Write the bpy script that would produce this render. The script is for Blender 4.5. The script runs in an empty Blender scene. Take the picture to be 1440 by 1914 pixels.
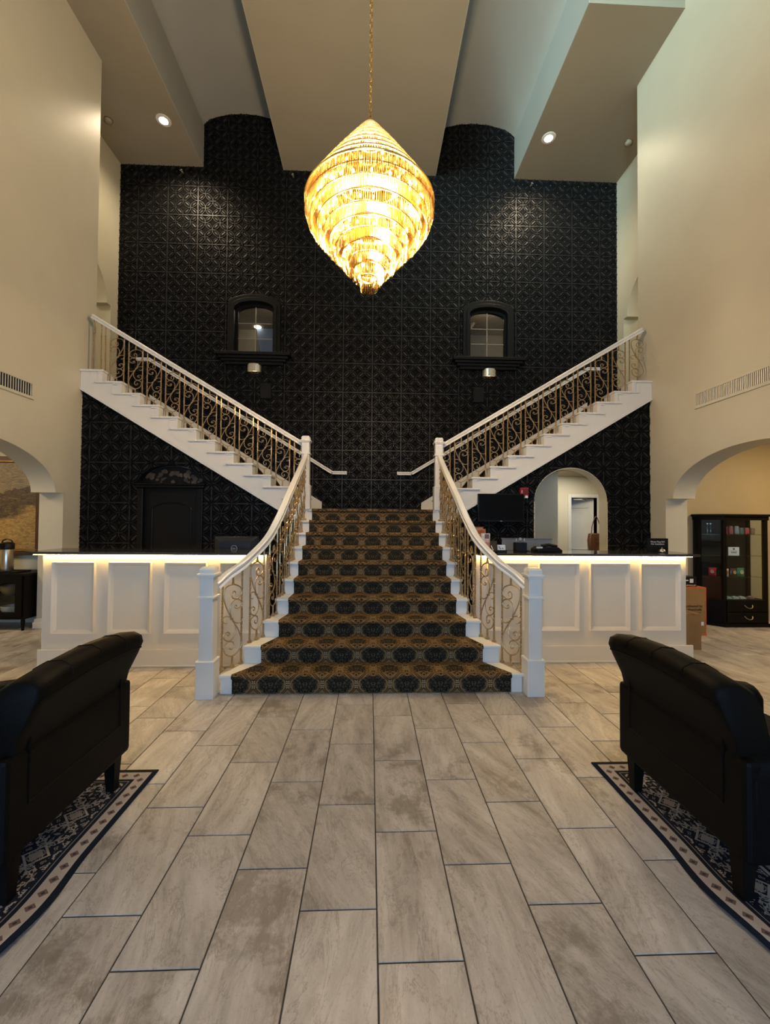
import bpy, bmesh, math, random
from mathutils import Vector, Matrix
random.seed(7)
PI = math.pi
scene = bpy.context.scene
COL = scene.collection

# ------------------------------------------------------------------ camera
cam_d = bpy.data.cameras.new('camera'); cam = bpy.data.objects.new('camera', cam_d); COL.objects.link(cam)
cam_d.sensor_fit = 'HORIZONTAL'; cam_d.sensor_width = 36.0; cam_d.lens = 773.4 * 36.0 / 1440.0
cam_d.clip_start = 0.05; cam_d.clip_end = 100
_F = Vector((0.03635681, 0.99914237, 0.01981694)); _R = Vector((0.99930276, -0.03651692, 0.00777865)); _U = Vector((-0.00849563, -0.01952032, 0.99977337))
cam.matrix_world = Matrix(((_R.x, _U.x, -_F.x, 0), (_R.y, _U.y, -_F.y, 0), (_R.z, _U.z, -_F.z, 1.558), (0, 0, 0, 1)))
scene.camera = cam

# ------------------------------------------------------------------ world, daylight, exposure
scene.view_settings.view_transform = 'Standard'; scene.view_settings.look = 'None'
scene.view_settings.exposure = 0.42; scene.view_settings.gamma = 1.0
scene.view_settings.use_curve_mapping = False
world = bpy.data.worlds.new('world'); scene.world = world; world.use_nodes = True
world.node_tree.nodes['Background'].inputs[0].default_value = (0.62, 0.76, 1.0, 1)
world.node_tree.nodes['Background'].inputs[1].default_value = 0.6
scene.cycles.use_denoising = True
scene.cycles.max_bounces = 6; scene.cycles.diffuse_bounces = 4; scene.cycles.glossy_bounces = 3; scene.cycles.adaptive_threshold = 0.05
scene.cycles.transmission_bounces = 6; scene.cycles.transparent_max_bounces = 10
scene.cycles.sample_clamp_indirect = 6.0; scene.cycles.caustics_reflective = False; scene.cycles.caustics_refractive = False

def area(name, loc, target, sx, sy, power, color):
    l = bpy.data.lights.new(name, 'AREA'); l.shape = 'RECTANGLE'; l.size = sx; l.size_y = sy; l.energy = power; l.color = color
    o = bpy.data.objects.new(name, l); COL.objects.link(o); o.location = loc
    o.rotation_euler = (Vector(target) - Vector(loc)).to_track_quat('-Z', 'Y').to_euler(); return o
def point(name, loc, power, color, radius=0.05, parent=None):
    l = bpy.data.lights.new(name, 'POINT'); l.energy = power; l.color = color; l.shadow_soft_size = radius
    o = bpy.data.objects.new(name, l); COL.objects.link(o); o.location = loc
    if parent: o.parent = parent
    return o
DAY = (0.34, 0.61, 1.0); WARM = (1.0, 0.76, 0.49)
# daylight entering through the glazed entrance and the high windows of the wall behind the camera
area('entrance_daylight', (0.0, -3.9, 1.5), (0.0, 5.0, 1.0), 4.6, 2.8, 170, DAY)
area('high_window_daylight', (-2.4, -3.9, 8.4), (3.0, 7.0, 9.5), 3.6, 2.6, 130, (0.60, 0.92, 0.95)).data.spread = 0.75

# ------------------------------------------------------------------ helpers
class MB:
    def __init__(s): s.v = []; s.f = []; s.uv = None
    def add(s, vs, fs):
        b = len(s.v); s.v += [tuple(v) for v in vs]; s.f += [tuple(b + i for i in f) for f in fs]; return s
    def box(s, x0, x1, y0, y1, z0, z1):
        return s.add([(x0,y0,z0),(x1,y0,z0),(x1,y1,z0),(x0,y1,z0),(x0,y0,z1),(x1,y0,z1),(x1,y1,z1),(x0,y1,z1)],
                     [(0,3,2,1),(4,5,6,7),(0,1,5,4),(1,2,6,5),(2,3,7,6),(3,0,4,7)])
    def frustum(s, cx, cy, z0, z1, a0, b0, a1, b1, dx=0, dy=0):
        return s.add([(cx-a0,cy-b0,z0),(cx+a0,cy-b0,z0),(cx+a0,cy+b0,z0),(cx-a0,cy+b0,z0),
                      (cx+dx-a1,cy+dy-b1,z1),(cx+dx+a1,cy+dy-b1,z1),(cx+dx+a1,cy+dy+b1,z1),(cx+dx-a1,cy+dy+b1,z1)],
                     [(0,3,2,1),(4,5,6,7),(0,1,5,4),(1,2,6,5),(2,3,7,6),(3,0,4,7)])
    def poly_z(s, poly, z0, z1):          # prism over an XY polygon
        n = len(poly)
        return s.add([(x,y,z0) for x,y in poly] + [(x,y,z1) for x,y in poly],
                     [tuple(range(n-1,-1,-1)), tuple(range(n,2*n))] + [(i,(i+1)%n,n+(i+1)%n,n+i) for i in range(n)])
    def poly_y(s, poly, y0, y1):          # prism over an XZ polygon
        n = len(poly)
        return s.add([(x,y0,z) for x,z in poly] + [(x,y1,z) for x,z in poly],
                     [tuple(range(n)), tuple(range(2*n-1,n-1,-1))] + [(i,n+i,n+(i+1)%n,(i+1)%n) for i in range(n)])
    def strip(s, st, axis, a, b):         # solid between a lower and an upper line; stations (s, zlo, zhi)
        n = len(st); V = []
        for q, lo, hi in st:
            for d in (a, b):
                for z in (lo, hi):
                    V.append((q, d, z) if axis == 'x' else (d, q, z))
        F = []
        for i in range(n-1):
            p = 4*i; r = p+4
            F += [(p,r,r+1,p+1),(p+2,p+3,r+3,r+2),(p,p+2,r+2,r),(p+1,r+1,r+3,p+3)]
        e = 4*(n-1)
        F += [(0,1,3,2),(e,e+2,e+3,e+1)]
        return s.add(V, F)
    def lathe(s, prof, cx=0, cy=0, n=20, cap=True):
        V = []; F = []
        for r, z in prof:
            for k in range(n):
                a = 2*PI*k/n; V.append((cx+r*math.cos(a), cy+r*math.sin(a), z))
        for i in range(len(prof)-1):
            for k in range(n):
                k2 = (k+1) % n; F.append((i*n+k, i*n+k2, (i+1)*n+k2, (i+1)*n+k))
        if cap: F += [tuple(range(n-1,-1,-1)), tuple(range((len(prof)-1)*n, len(prof)*n))]
        return s.add(V, F)
    def tube(s, pts, r, n=6, cap=True, closed=False):
        pts = [Vector(p) for p in pts]; m = len(pts); V = []; F = []
        ref = Vector((0,1,0)) ; prev = None
        for i, p in enumerate(pts):
            if closed: t = pts[(i+1)%m] - pts[i-1]
            else: t = pts[min(i+1,m-1)] - pts[max(i-1,0)]
            t.normalize()
            u = prev - t*prev.dot(t) if prev is not None else (ref - t*ref.dot(t))
            if u.length < 1e-4: u = Vector((1,0,0)) - t*t.x
            u.normalize(); prev = u; w = t.cross(u)
            rr = r[i] if isinstance(r, (list, tuple)) else r
            for k in range(n):
                a = 2*PI*k/n; V.append(p + u*(rr*math.cos(a)) + w*(rr*math.sin(a)))
        for i in range(m if closed else m-1):
            j = (i+1) % m
            for k in range(n):
                k2 = (k+1) % n; F.append((i*n+k, i*n+k2, j*n+k2, j*n+k))
        if cap and not closed: F += [tuple(range(n-1,-1,-1)), tuple(range((m-1)*n, m*n))]
        return s.add(V, F)
    def sweep(s, pts, prof, cap=True):    # profile (side, up) carried along a path, kept upright
        pts = [Vector(p) for p in pts]; m = len(pts); n = len(prof); V = []; F = []
        for i, p in enumerate(pts):
            t = (pts[min(i+1,m-1)] - pts[max(i-1,0)]).normalized()
            sd = t.cross(Vector((0,0,1))).normalized(); up = sd.cross(t).normalized()
            for a, b in prof: V.append(p + sd*a + up*b)
        for i in range(m-1):
            for k in range(n):
                k2 = (k+1) % n; F.append((i*n+k, i*n+k2, (i+1)*n+k2, (i+1)*n+k))
        if cap: F += [tuple(range(n-1,-1,-1)), tuple(range((m-1)*n, m*n))]
        return s.add(V, F)
    def mesh(s, name, mat, smooth=False):
        me = bpy.data.meshes.new(name); me.from_pydata(s.v, [], s.f)
        bm = bmesh.new(); bm.from_mesh(me); bmesh.ops.recalc_face_normals(bm, faces=bm.faces); bm.to_mesh(me); bm.free()
        if mat: me.materials.append(mat)
        if smooth:
            for p in me.polygons: p.use_smooth = True
        return me
    def build(s, name, mat, parent=None, smooth=False, bevel=0, loc=None):
        return put(name, s.mesh(name, mat, smooth), parent, loc, bevel)

def put(name, me, parent=None, loc=None, bevel=0):
    o = bpy.data.objects.new(name, me); COL.objects.link(o)
    if parent is not None: o.parent = parent
    if loc is not None: o.location = loc
    if bevel:
        b = o.modifiers.new('bevel', 'BEVEL'); b.width = bevel; b.segments = 2; b.limit_method = 'ANGLE'; b.angle_limit = 0.6
    return o
def autosmooth(o, ang=0.7):
    me = o.data
    for p in me.polygons: p.use_smooth = True
    try: me.set_sharp_from_angle(angle=ang)
    except Exception: pass
    return o
def tag(o, label, cat, group=None):
    o['label'] = label; o['category'] = cat
    if group: o['group'] = group
    return o
def struct(o, label, cat):
    o['kind'] = 'structure'; o['label'] = label; o['category'] = cat; return o
def thing(name, label, cat, loc=(0,0,0), rz=0, group=None):
    o = bpy.data.objects.new(name, None); COL.objects.link(o); o.empty_display_size = 0.1
    o.location = loc; o.rotation_euler = (0,0,rz); return tag(o, label, cat, group)
def copy_tree(o, parent=None):
    c = o.copy(); COL.objects.link(c)
    if parent is not None: c.parent = parent
    for ch in list(o.children): copy_tree(ch, c)
    return c
def text(name, body, size, mat, parent, loc, rot=(PI/2,0,0), ext=0.0008, align='CENTER'):
    cu = bpy.data.curves.new(name, 'FONT'); cu.body = body; cu.size = size; cu.align_x = align; cu.align_y = 'CENTER'; cu.extrude = ext; cu.resolution_u = 3
    cu.materials.append(mat); o = bpy.data.objects.new(name+'_curve', cu); COL.objects.link(o)
    bpy.context.view_layer.update()
    me = bpy.data.meshes.new_from_object(o.evaluated_get(bpy.context.evaluated_depsgraph_get()))
    bpy.data.objects.remove(o); o = put(name, me, parent, loc); o.rotation_euler = rot; return o
def crom(P, n=6, closed=False):
    P = [Vector(p) for p in P]; out = []
    m = len(P)
    for i in range(m-1):
        p0 = P[max(i-1,0)]; p1 = P[i]; p2 = P[i+1]; p3 = P[min(i+2,m-1)]
        for k in range(n):
            t = k/n
            out.append(0.5*((2*p1)+(p2-p0)*t+(2*p0-5*p1+4*p2-p3)*t*t+(-p0+3*p1-3*p2+p3)*t**3))
    out.append(P[-1]); return out
def interp(x, xs, ys):
    if x <= xs[0]: return ys[0]
    for i in range(len(xs)-1):
        if x <= xs[i+1]: return ys[i] + (ys[i+1]-ys[i])*(x-xs[i])/(xs[i+1]-xs[i])
    return ys[-1]

# ------------------------------------------------------------------ materials
class NT:
    def __init__(s, name):
        s.m = bpy.data.materials.new(name); s.m.use_nodes = True; s.t = s.m.node_tree
        s.b = s.t.nodes['Principled BSDF']; s.out = s.t.nodes['Material Output']
    def n(s, typ, **kw):
        nd = s.t.nodes.new(typ)
        for k, v in kw.items():
            if k.startswith('_'): setattr(nd, k[1:], v)
        for k, v in kw.items():
            if k.startswith('_'): continue
            key = int(k[1:]) if k[0] == 'i' and k[1:].isdigit() else k.replace('__', ' ')
            s.set(nd.inputs[key], v)
        return nd
    def set(s, inp, v):
        if hasattr(v, 'is_output'): s.t.links.new(v, inp)
        else: inp.default_value = v
    def math(s, op, a, b=None, c=None, clamp=False):
        nd = s.t.nodes.new('ShaderNodeMath'); nd.operation = op; nd.use_clamp = clamp
        for i, v in enumerate((a, b, c)):
            if v is not None: s.set(nd.inputs[i], v)
        return nd.outputs[0]
    def mix(s, fac, a, b):
        nd = s.t.nodes.new('ShaderNodeMix'); nd.data_type = 'RGBA'
        s.set(nd.inputs[0], fac); s.set(nd.inputs[6], a); s.set(nd.inputs[7], b); return nd.outputs[2]
    def ramp(s, fac, stops, const=False):
        nd = s.t.nodes.new('ShaderNodeValToRGB'); cr = nd.color_ramp
        if const: cr.interpolation = 'CONSTANT'
        while len(cr.elements) < len(stops): cr.elements.new(0.5)
        for e, (p, c) in zip(cr.elements, stops):
            e.position = p; e.color = c if len(c) == 4 else (*c, 1)
        s.set(nd.inputs[0], fac); return nd.outputs[0]
    def coord(s, kind='Object'): return s.n('ShaderNodeTexCoord').outputs[kind]
    def noise(s, vec, scale, detail=4, rough=0.5):
        return s.n('ShaderNodeTexNoise', Vector=vec, Scale=scale, Detail=detail, Roughness=rough).outputs['Fac']
    def bump(s, h, strength=0.1, dist=0.01):
        s.t.links.new(s.n('ShaderNodeBump', Height=h, Strength=strength, Distance=dist).outputs[0], s.b.inputs['Normal'])
    def bsdf(s, **kw):
        for k, v in kw.items(): s.set(s.b.inputs[k.replace('__', ' ')], v)
        return s.m
def c4(c): return (c[0], c[1], c[2], 1)
def basic(name, col, rough=0.5, metal=0.0, var=0.06, scale=8, spec=0.5, bump=0.0, bscale=120):
    t = NT(name); co = t.coord()
    f = t.noise(co, scale, 3)
    lo = tuple(x*(1-var) for x in col); hi = tuple(min(1, x*(1+var)) for x in col)
    t.bsdf(Base__Color=t.ramp(f, [(0.3, lo), (0.7, hi)]), Roughness=rough, Metallic=metal, Specular__IOR__Level=spec)
    if bump: t.bump(t.noise(co, bscale, 2), bump, 0.004)
    return t.m
def emit(name, col, strength):
    t = NT(name); t.bsdf(Base__Color=c4(col), Emission__Color=c4(col), Emission__Strength=strength, Roughness=0.4); return t.m

WALL = basic('wall_paint_beige', (0.56, 0.525, 0.41), 0.42, var=0.03, scale=1.5, spec=0.35, bump=0.06, bscale=90)
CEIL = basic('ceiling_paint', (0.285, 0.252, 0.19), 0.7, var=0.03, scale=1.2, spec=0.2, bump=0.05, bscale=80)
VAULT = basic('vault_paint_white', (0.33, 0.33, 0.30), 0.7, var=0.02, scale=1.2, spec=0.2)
WHITE = basic('white_gloss_trim_paint', (0.74, 0.725, 0.68), 0.35, var=0.02, scale=3)
CREAM = basic('cream_counter_paint', (0.79, 0.70, 0.56), 0.42, var=0.02, scale=3)
BLACKP = basic('black_embossed_panel', (0.0072, 0.0069, 0.0071), 0.5, var=0.12, scale=6, spec=0.36)
BLACKSHADE = basic('black_recess_shade', (0.0022, 0.0021, 0.0021), 0.8, var=0.2, scale=6, spec=0.12)  # darker copy of the panel black, paints shade into the recesses
BLACKD = basic('black_door_paint', (0.0036, 0.0034, 0.0034), 0.46, var=0.1, spec=0.22)
BRASS = basic('antique_brass', (0.44, 0.31, 0.165), 0.38, metal=0.6, var=0.25, scale=30)
BRASSD = basic('dark_bronze', (0.26, 0.19, 0.115), 0.42, metal=0.75, var=0.2, scale=30)
GOLD = basic('polished_gold', (0.95, 0.62, 0.20), 0.2, metal=1.0, var=0.05)
STONE = basic('dark_stone_worktop', (0.030, 0.028, 0.026), 0.12, var=0.5, scale=60, spec=0.6)
LEATHER = basic('black_leather', (0.0022, 0.0019, 0.0017), 0.56, var=0.2, scale=20, spec=0.11, bump=0.25, bscale=260)
BLKWOOD = basic('black_stained_wood', (0.0055, 0.0045, 0.004), 0.45, var=0.3, scale=14, spec=0.10)
BLKPLAS = basic('black_plastic', (0.006, 0.006, 0.0065), 0.42, var=0.1, spec=0.25)
GREYPLAS = basic('grey_plastic', (0.16, 0.16, 0.17), 0.45, var=0.1)
STEEL = basic('brushed_steel', (0.55, 0.50, 0.42), 0.28, metal=1.0, var=0.1, scale=12)
SATIN = basic('satin_nickel', (0.70, 0.66, 0.58), 0.35, metal=0.85, var=0.1, scale=40)
CARDB = basic('brown_cardboard', (0.30, 0.165, 0.055), 0.8, var=0.12, scale=5)
ORANGE = basic('orange_tape', (0.52, 0.13, 0.03), 0.6, var=0.1)
RED = basic('red_plastic', (0.30, 0.012, 0.016), 0.35, var=0.08)
PAPER = basic('white_paper', (0.72, 0.72, 0.70), 0.7, var=0.04)
INK = basic('black_ink', (0.015, 0.015, 0.015), 0.6, var=0.1)
SIGNW = basic('white_lettering', (0.75, 0.75, 0.72), 0.5, var=0.02)
TAN = basic('tan_leather', (0.085, 0.032, 0.015), 0.5, var=0.25, scale=12, bump=0.2, bscale=120)
YWALL = basic('wall_paint_ochre', (0.46, 0.36, 0.20), 0.6, var=0.04, scale=1.5, spec=0.3)
GROUT = basic('dark_grout', (0.060, 0.052, 0.047), 0.9, var=0.2, scale=40)
DOORW = basic('white_door_paint', (0.62, 0.61, 0.57), 0.45, var=0.03)
BULB = emit('lit_bulb', (1.0, 0.80, 0.50), 45)
LED = emit('warm_led', (1.0, 0.64, 0.20), 56)
LAMP = emit('downlight_lamp', (1.0, 0.82, 0.55), 60)
SMALLLAMP = emit('corridor_lamp', (1.0, 0.90, 0.66), 6)

def mat_glass(name, tint=(0.9, 0.95, 1.0), rough=0.02, fac=0.12):
    t = NT(name); t.t.nodes.remove(t.b)
    tr = t.n('ShaderNodeBsdfTransparent', Color=c4(tint)).outputs[0]; gl = t.n('ShaderNodeBsdfGlossy', Color=(1,1,1,1), Roughness=rough).outputs[0]
    fr = t.math('MULTIPLY', t.math('POWER', t.n('ShaderNodeLayerWeight', Blend=0.5).outputs['Facing'], 4.0), 0.6)
    mx = t.n('ShaderNodeMixShader', i0=t.math('ADD', fr, fac, clamp=True), i1=tr, i2=gl).outputs[0]
    t.t.links.new(mx, t.out.inputs[0]); return t.m
GLASS = mat_glass('clear_glass', fac=0.025)

def mat_crystal():
    t = NT('cut_crystal'); t.t.nodes.remove(t.b)
    oi = t.n('ShaderNodeTexCoord').outputs['Object']
    nz = t.n('ShaderNodeTexWhiteNoise', Vector=t.n('ShaderNodeVectorMath', _operation='SNAP', i0=oi, i1=(0.011, 0.011, 0.09)).outputs[0]).outputs['Value']
    col = t.ramp(nz, [(0.0, (0.018, 0.008, 0.0006)), (0.35, (0.075, 0.040, 0.006)), (0.7, (0.140, 0.090, 0.024)), (1.0, (0.42, 0.34, 0.20))])
    tl = t.n('ShaderNodeBsdfTranslucent', Color=col).outputs[0]
    gl = t.n('ShaderNodeBsdfGlossy', Color=(0.42, 0.31, 0.14, 1), Roughness=0.08).outputs[0]
    tr = t.n('ShaderNodeBsdfTransparent', Color=(1.0, 0.93, 0.8, 1)).outputs[0]
    m1 = t.n('ShaderNodeMixShader', i0=0.34, i1=tl, i2=gl).outputs[0]
    m2 = t.n('ShaderNodeMixShader', i0=0.55, i1=m1, i2=tr).outputs[0]
    t.t.links.new(m2, t.out.inputs[0]); return t.m
CRYSTAL = mat_crystal()

def mat_tile():
    t = NT('stone_look_porcelain'); co = t.coord()
    rnd = t.n('ShaderNodeObjectInfo').outputs['Random']
    off = t.n('ShaderNodeCombineXYZ', X=t.math('MULTIPLY', rnd, 37.0), Y=t.math('MULTIPLY', rnd, 91.0), Z=t.math('MULTIPLY', rnd, 13.0)).outputs[0]
    p = t.n('ShaderNodeVectorMath', _operation='ADD', i0=co, i1=off).outputs[0]
    ang = t.math('MULTIPLY_ADD', rnd, 0.9, -0.62)
    rot = t.n('ShaderNodeVectorRotate', _rotation_type='Z_AXIS', Vector=p, Angle=ang).outputs[0]
    st = t.n('ShaderNodeVectorMath', _operation='MULTIPLY', i0=rot, i1=(4.6, 1.15, 1.0)).outputs[0]
    w = t.n('ShaderNodeTexNoise', Vector=st, Scale=1.5, Detail=12, Roughness=0.70, Distortion=0.35).outputs['Fac']
    base = t.ramp(w, [(0.30, (0.245, 0.212, 0.184)), (0.43, (0.410, 0.370, 0.332)), (0.55, (0.525, 0.482, 0.440)), (0.70, (0.650, 0.608, 0.560))])
    v = t.n('ShaderNodeTexNoise', Vector=st, Scale=1.9, Detail=11, Roughness=0.68, Distortion=0.55).outputs['Fac']
    vein = t.ramp(t.math('ABSOLUTE', t.math('SUBTRACT', v, 0.50)), [(0.0, (1,1,1)), (0.012, (0,0,0))])
    b2 = t.mix(t.math('MULTIPLY', vein, 0.5), base, (0.170, 0.130, 0.100, 1))
    blot = t.noise(rot, 4.0, 10, 0.72); big = t.noise(rot, 1.1, 2, 0.5)
    spots = t.ramp(t.math('ADD', blot, t.math('MULTIPLY', t.math('SUBTRACT', big, 0.5), 0.9)), [(0.56, (0,0,0)), (0.66, (1,1,1))])
    b3 = t.mix(t.math('MULTIPLY', spots, 0.62), b2, (0.190, 0.152, 0.122, 1))
    wv = t.n('ShaderNodeTexNoise', Vector=st, Scale=2.6, Detail=10, Roughness=0.66, Distortion=0.7).outputs['Fac']
    wl = t.ramp(t.math('ABSOLUTE', t.math('SUBTRACT', wv, 0.46)), [(0.0, (1,1,1)), (0.010, (0,0,0))])
    b4 = t.mix(t.math('MULTIPLY', wl, 0.45), b3, (0.64, 0.60, 0.54, 1))
    grain = t.noise(p, 90, 3, 0.6)
    b4 = t.mix(t.math('MULTIPLY', t.ramp(grain, [(0.58, (0,0,0)), (0.72, (1,1,1))]), 0.30), b4, (0.19, 0.16, 0.135, 1))
    tone = t.math('MULTIPLY_ADD', rnd, 0.14, 0.93)
    b5 = t.n('ShaderNodeVectorMath', _operation='SCALE', i0=b4, Scale=tone).outputs[0]
    t.bsdf(Base__Color=b5, Roughness=t.math('MULTIPLY_ADD', w, 0.2, 0.30), Specular__IOR__Level=0.42)
    t.bump(w, 0.06, 0.004); return t.m
TILE = mat_tile()

def mat_carpet():
    """damask in ogee cells; UV in pattern repeats (u, v)"""
    t = NT('damask_carpet'); uv = t.n('ShaderNodeUVMap').outputs[0]
    sp = t.n('ShaderNodeSeparateXYZ', Vector=uv); u = sp.outputs[0]; v = sp.outputs[1]
    def cen(x): return t.math('SUBTRACT', t.math('FRACT', t.math('ADD', x, 0.5)), 0.5)
    ua = cen(u); va = cen(v); ub = cen(t.math('ADD', u, 0.5)); vb = cen(t.math('ADD', v, 0.5))
    e = t.math('SUBTRACT', t.math('ABSOLUTE', ua), t.math('MULTIPLY', t.math('POWER', t.math('MAXIMUM', t.math('COSINE', t.math('MINIMUM', t.math('MULTIPLY', t.math('ABSOLUTE', va), PI/0.66), PI/2)), 0.0), 0.72), 0.5))
    inB = t.math('GREATER_THAN', e, 0.0)
    def sel(a, b): return t.math('ADD', a, t.math('MULTIPLY', inB, t.math('SUBTRACT', b, a)))
    cu = sel(ua, ub); cv = sel(va, vb); au = t.math('ABSOLUTE', cu)
    ang = t.math('ARCTAN2', t.math('MULTIPLY', cv, 1.5), au)
    lob = t.math('MULTIPLY', t.math('COSINE', t.math('MULTIPLY', ang, 8.0)), 0.07)
    a1 = t.math('DIVIDE', cu, t.math('MULTIPLY_ADD', inB, -0.10, 0.385)); b1 = t.math('DIVIDE', cv, t.math('MULTIPLY_ADD', inB, -0.08, 0.238))
    dm = t.math('ADD', t.math('SQRT', t.math('ADD', t.math('MULTIPLY', a1, a1), t.math('MULTIPLY', b1, b1))), lob)
    sym = t.n('ShaderNodeCombineXYZ', X=au, Y=t.math('MULTIPLY', cv, 1.5), Z=0.0).outputs[0]
    fl = t.n('ShaderNodeTexNoise', Vector=sym, Scale=9.0, Detail=1.5, Roughness=0.5, Distortion=2.6).outputs['Fac']
    line = t.ramp(t.math('ABSOLUTE', t.math('SUBTRACT', fl, 0.5)), [(0.0, (1,1,1)), (0.022, (1,1,1)), (0.04, (0,0,0))])
    med = t.mix(t.math('MULTIPLY', line, 0.8), (0.010, 0.0085, 0.007, 1), (0.150, 0.122, 0.075, 1))
    gold = t.mix(t.math('GREATER_THAN', fl, 0.53), (0.205, 0.130, 0.056, 1), (0.022, 0.014, 0.008, 1))
    c = t.mix(t.math('LESS_THAN', dm, 0.93), gold, med)
    ae = t.math('ABSOLUTE', e)
    c = t.mix(t.math('LESS_THAN', ae, 0.11), c, (0.225, 0.145, 0.064, 1))
    c = t.mix(t.math('LESS_THAN', ae, 0.050), c, (0.050, 0.018, 0.009, 1))
    c = t.mix(t.math('LESS_THAN', ae, 0.022), c, (0.16, 0.085, 0.030, 1))
    for (x, y) in ((ub, va), (ua, vb)):
        for oy in (0.028, 0.072):
            aa = t.math('SUBTRACT', t.math('ABSOLUTE', x), 0.030); bb = t.math('SUBTRACT', t.math('ABSOLUTE', y), oy)
            dd = t.math('ADD', t.math('MULTIPLY', aa, aa), t.math('MULTIPLY', t.math('MULTIPLY', bb, bb), 2.2))
            c = t.mix(t.math('LESS_THAN', dd, 0.00042), c, (0.40, 0.35, 0.25, 1))
    pile = t.noise(t.coord(), 260, 2)
    c = t.mix(t.math('MULTIPLY', pile, 0.3), c, (0.02, 0.012, 0.006, 1))
    t.bsdf(Base__Color=c, Roughness=0.95, Specular__IOR__Level=0.1); t.bump(pile, 0.5, 0.004); return t.m
CARPET = mat_carpet()

def mat_rug():
    t = NT('persian_rug_pile'); sp = t.n('ShaderNodeSeparateXYZ', Vector=t.n('ShaderNodeUVMap').outputs[0])
    x = sp.outputs[0]; y = sp.outputs[1]; d = t.math('MINIMUM', x, y)
    along = t.math('MAXIMUM', x, y)
    navy = (0.010, 0.014, 0.026, 1); cream = (0.46, 0.40, 0.36, 1); rust = (0.17, 0.115, 0.10, 1); grey = (0.20, 0.18, 0.17, 1)
    band = t.ramp(t.math('DIVIDE', d, 1.0), [(0.0, navy), (0.026, cream), (0.092, navy), (0.112, (0.30, 0.27, 0.25)), (0.117, navy), (0.33, cream), (0.345, navy), (0.36, (0.34, 0.29, 0.27)), (0.46, navy), (0.475, (0.26, 0.23, 0.22))], const=True)
    fr = t.math('SUBTRACT', t.math('FRACT', t.math('DIVIDE', along, 0.068)), 0.5); dd = t.math('SUBTRACT', d, 0.059)
    m1 = t.math('LESS_THAN', t.math('ADD', t.math('ABSOLUTE', t.math('MULTIPLY', fr, 0.068)), t.math('ABSOLUTE', dd)), 0.021)
    m1b = t.math('LESS_THAN', t.math('ADD', t.math('ABSOLUTE', t.math('MULTIPLY', fr, 0.068)), t.math('ABSOLUTE', dd)), 0.008)
    c = t.mix(m1, band, rust); c = t.mix(m1b, c, (0.04, 0.04, 0.06, 1))
    inb = t.math('MULTIPLY', t.math('GREATER_THAN', d, 0.13), t.math('LESS_THAN', d, 0.325))
    f2 = t.math('ABSOLUTE', t.math('SUBTRACT', t.math('FRACT', t.math('DIVIDE', along, 0.26)), 0.5)); d2 = t.math('ABSOLUTE', t.math('SUBTRACT', d, 0.228))
    q = t.math('ADD', t.math('MULTIPLY', f2, 0.26), t.math('MULTIPLY', d2, 1.0))
    medl = t.math('MULTIPLY', inb, t.math('LESS_THAN', t.math('ABSOLUTE', t.math('SUBTRACT', q, 0.058)), 0.0065))
    medi = t.math('MULTIPLY', inb, t.math('LESS_THAN', q, 0.035))
    vec = t.n('ShaderNodeCombineXYZ', X=t.math('MULTIPLY', f2, 0.26), Y=d2, Z=0.0).outputs[0]
    nz = t.n('ShaderNodeTexNoise', Vector=vec, Scale=21, Detail=2, Distortion=2.4).outputs['Fac']
    orn = t.math('MULTIPLY', inb, t.math('LESS_THAN', t.math('ABSOLUTE', t.math('SUBTRACT', nz, 0.56)), 0.055))
    c = t.mix(orn, c, (0.40, 0.36, 0.34, 1)); c = t.mix(medl, c, cream); c = t.mix(medi, c, (0.42, 0.35, 0.30, 1))
    fld = t.math('GREATER_THAN', d, 0.475)
    nf = t.n('ShaderNodeTexNoise', Vector=t.n('ShaderNodeUVMap').outputs[0], Scale=14, Detail=2, Distortion=1.8).outputs['Fac']
    c = t.mix(t.math('MULTIPLY', fld, t.math('GREATER_THAN', nf, 0.53)), c, navy)
    pile = t.noise(t.coord(), 240, 2)
    c = t.mix(t.math('MULTIPLY', pile, 0.25), c, (0.02, 0.02, 0.02, 1))
    t.bsdf(Base__Color=c, Roughness=0.95, Specular__IOR__Level=0.1); t.bump(pile, 0.4, 0.003); return t.m
RUG = mat_rug()

def mat_art():
    t = NT('oil_paint_field'); co = t.coord()
    st = t.n('ShaderNodeVectorMath', _operation='MULTIPLY', i0=co, i1=(9, 9, 22)).outputs[0]
    w = t.n('ShaderNodeTexNoise', Vector=st, Scale=1.4, Detail=6, Distortion=1.4).outputs['Fac']
    z = t.n('ShaderNodeSeparateXYZ', Vector=co).outputs[2]
    zz = t.math('ADD', z, t.math('MULTIPLY', t.math('SUBTRACT', t.noise(co, 2.2, 3), 0.5), 0.8))
    lowc = t.ramp(w, [(0.3, (0.20, 0.11, 0.035)), (0.55, (0.36, 0.23, 0.075)), (0.75, (0.46, 0.33, 0.13))])
    midc = t.ramp(w, [(0.3, (0.035, 0.022, 0.016)), (0.6, (0.11, 0.07, 0.035)), (0.75, (0.20, 0.15, 0.08))])
    topc = t.ramp(w, [(0.3, (0.12, 0.10, 0.085)), (0.6, (0.26, 0.19, 0.10)), (0.8, (0.30, 0.26, 0.19))])
    c = t.mix(t.ramp(zz, [(0.55, (0,0,0)), (0.62, (1,1,1))]), lowc, midc); c = t.mix(t.ramp(zz, [(0.98, (0,0,0)), (1.0, (1,1,1))]), c, topc)
    t.bsdf(Base__Color=c, Roughness=0.5); t.bump(w, 0.4, 0.006); return t.m
ART = mat_art()

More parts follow.
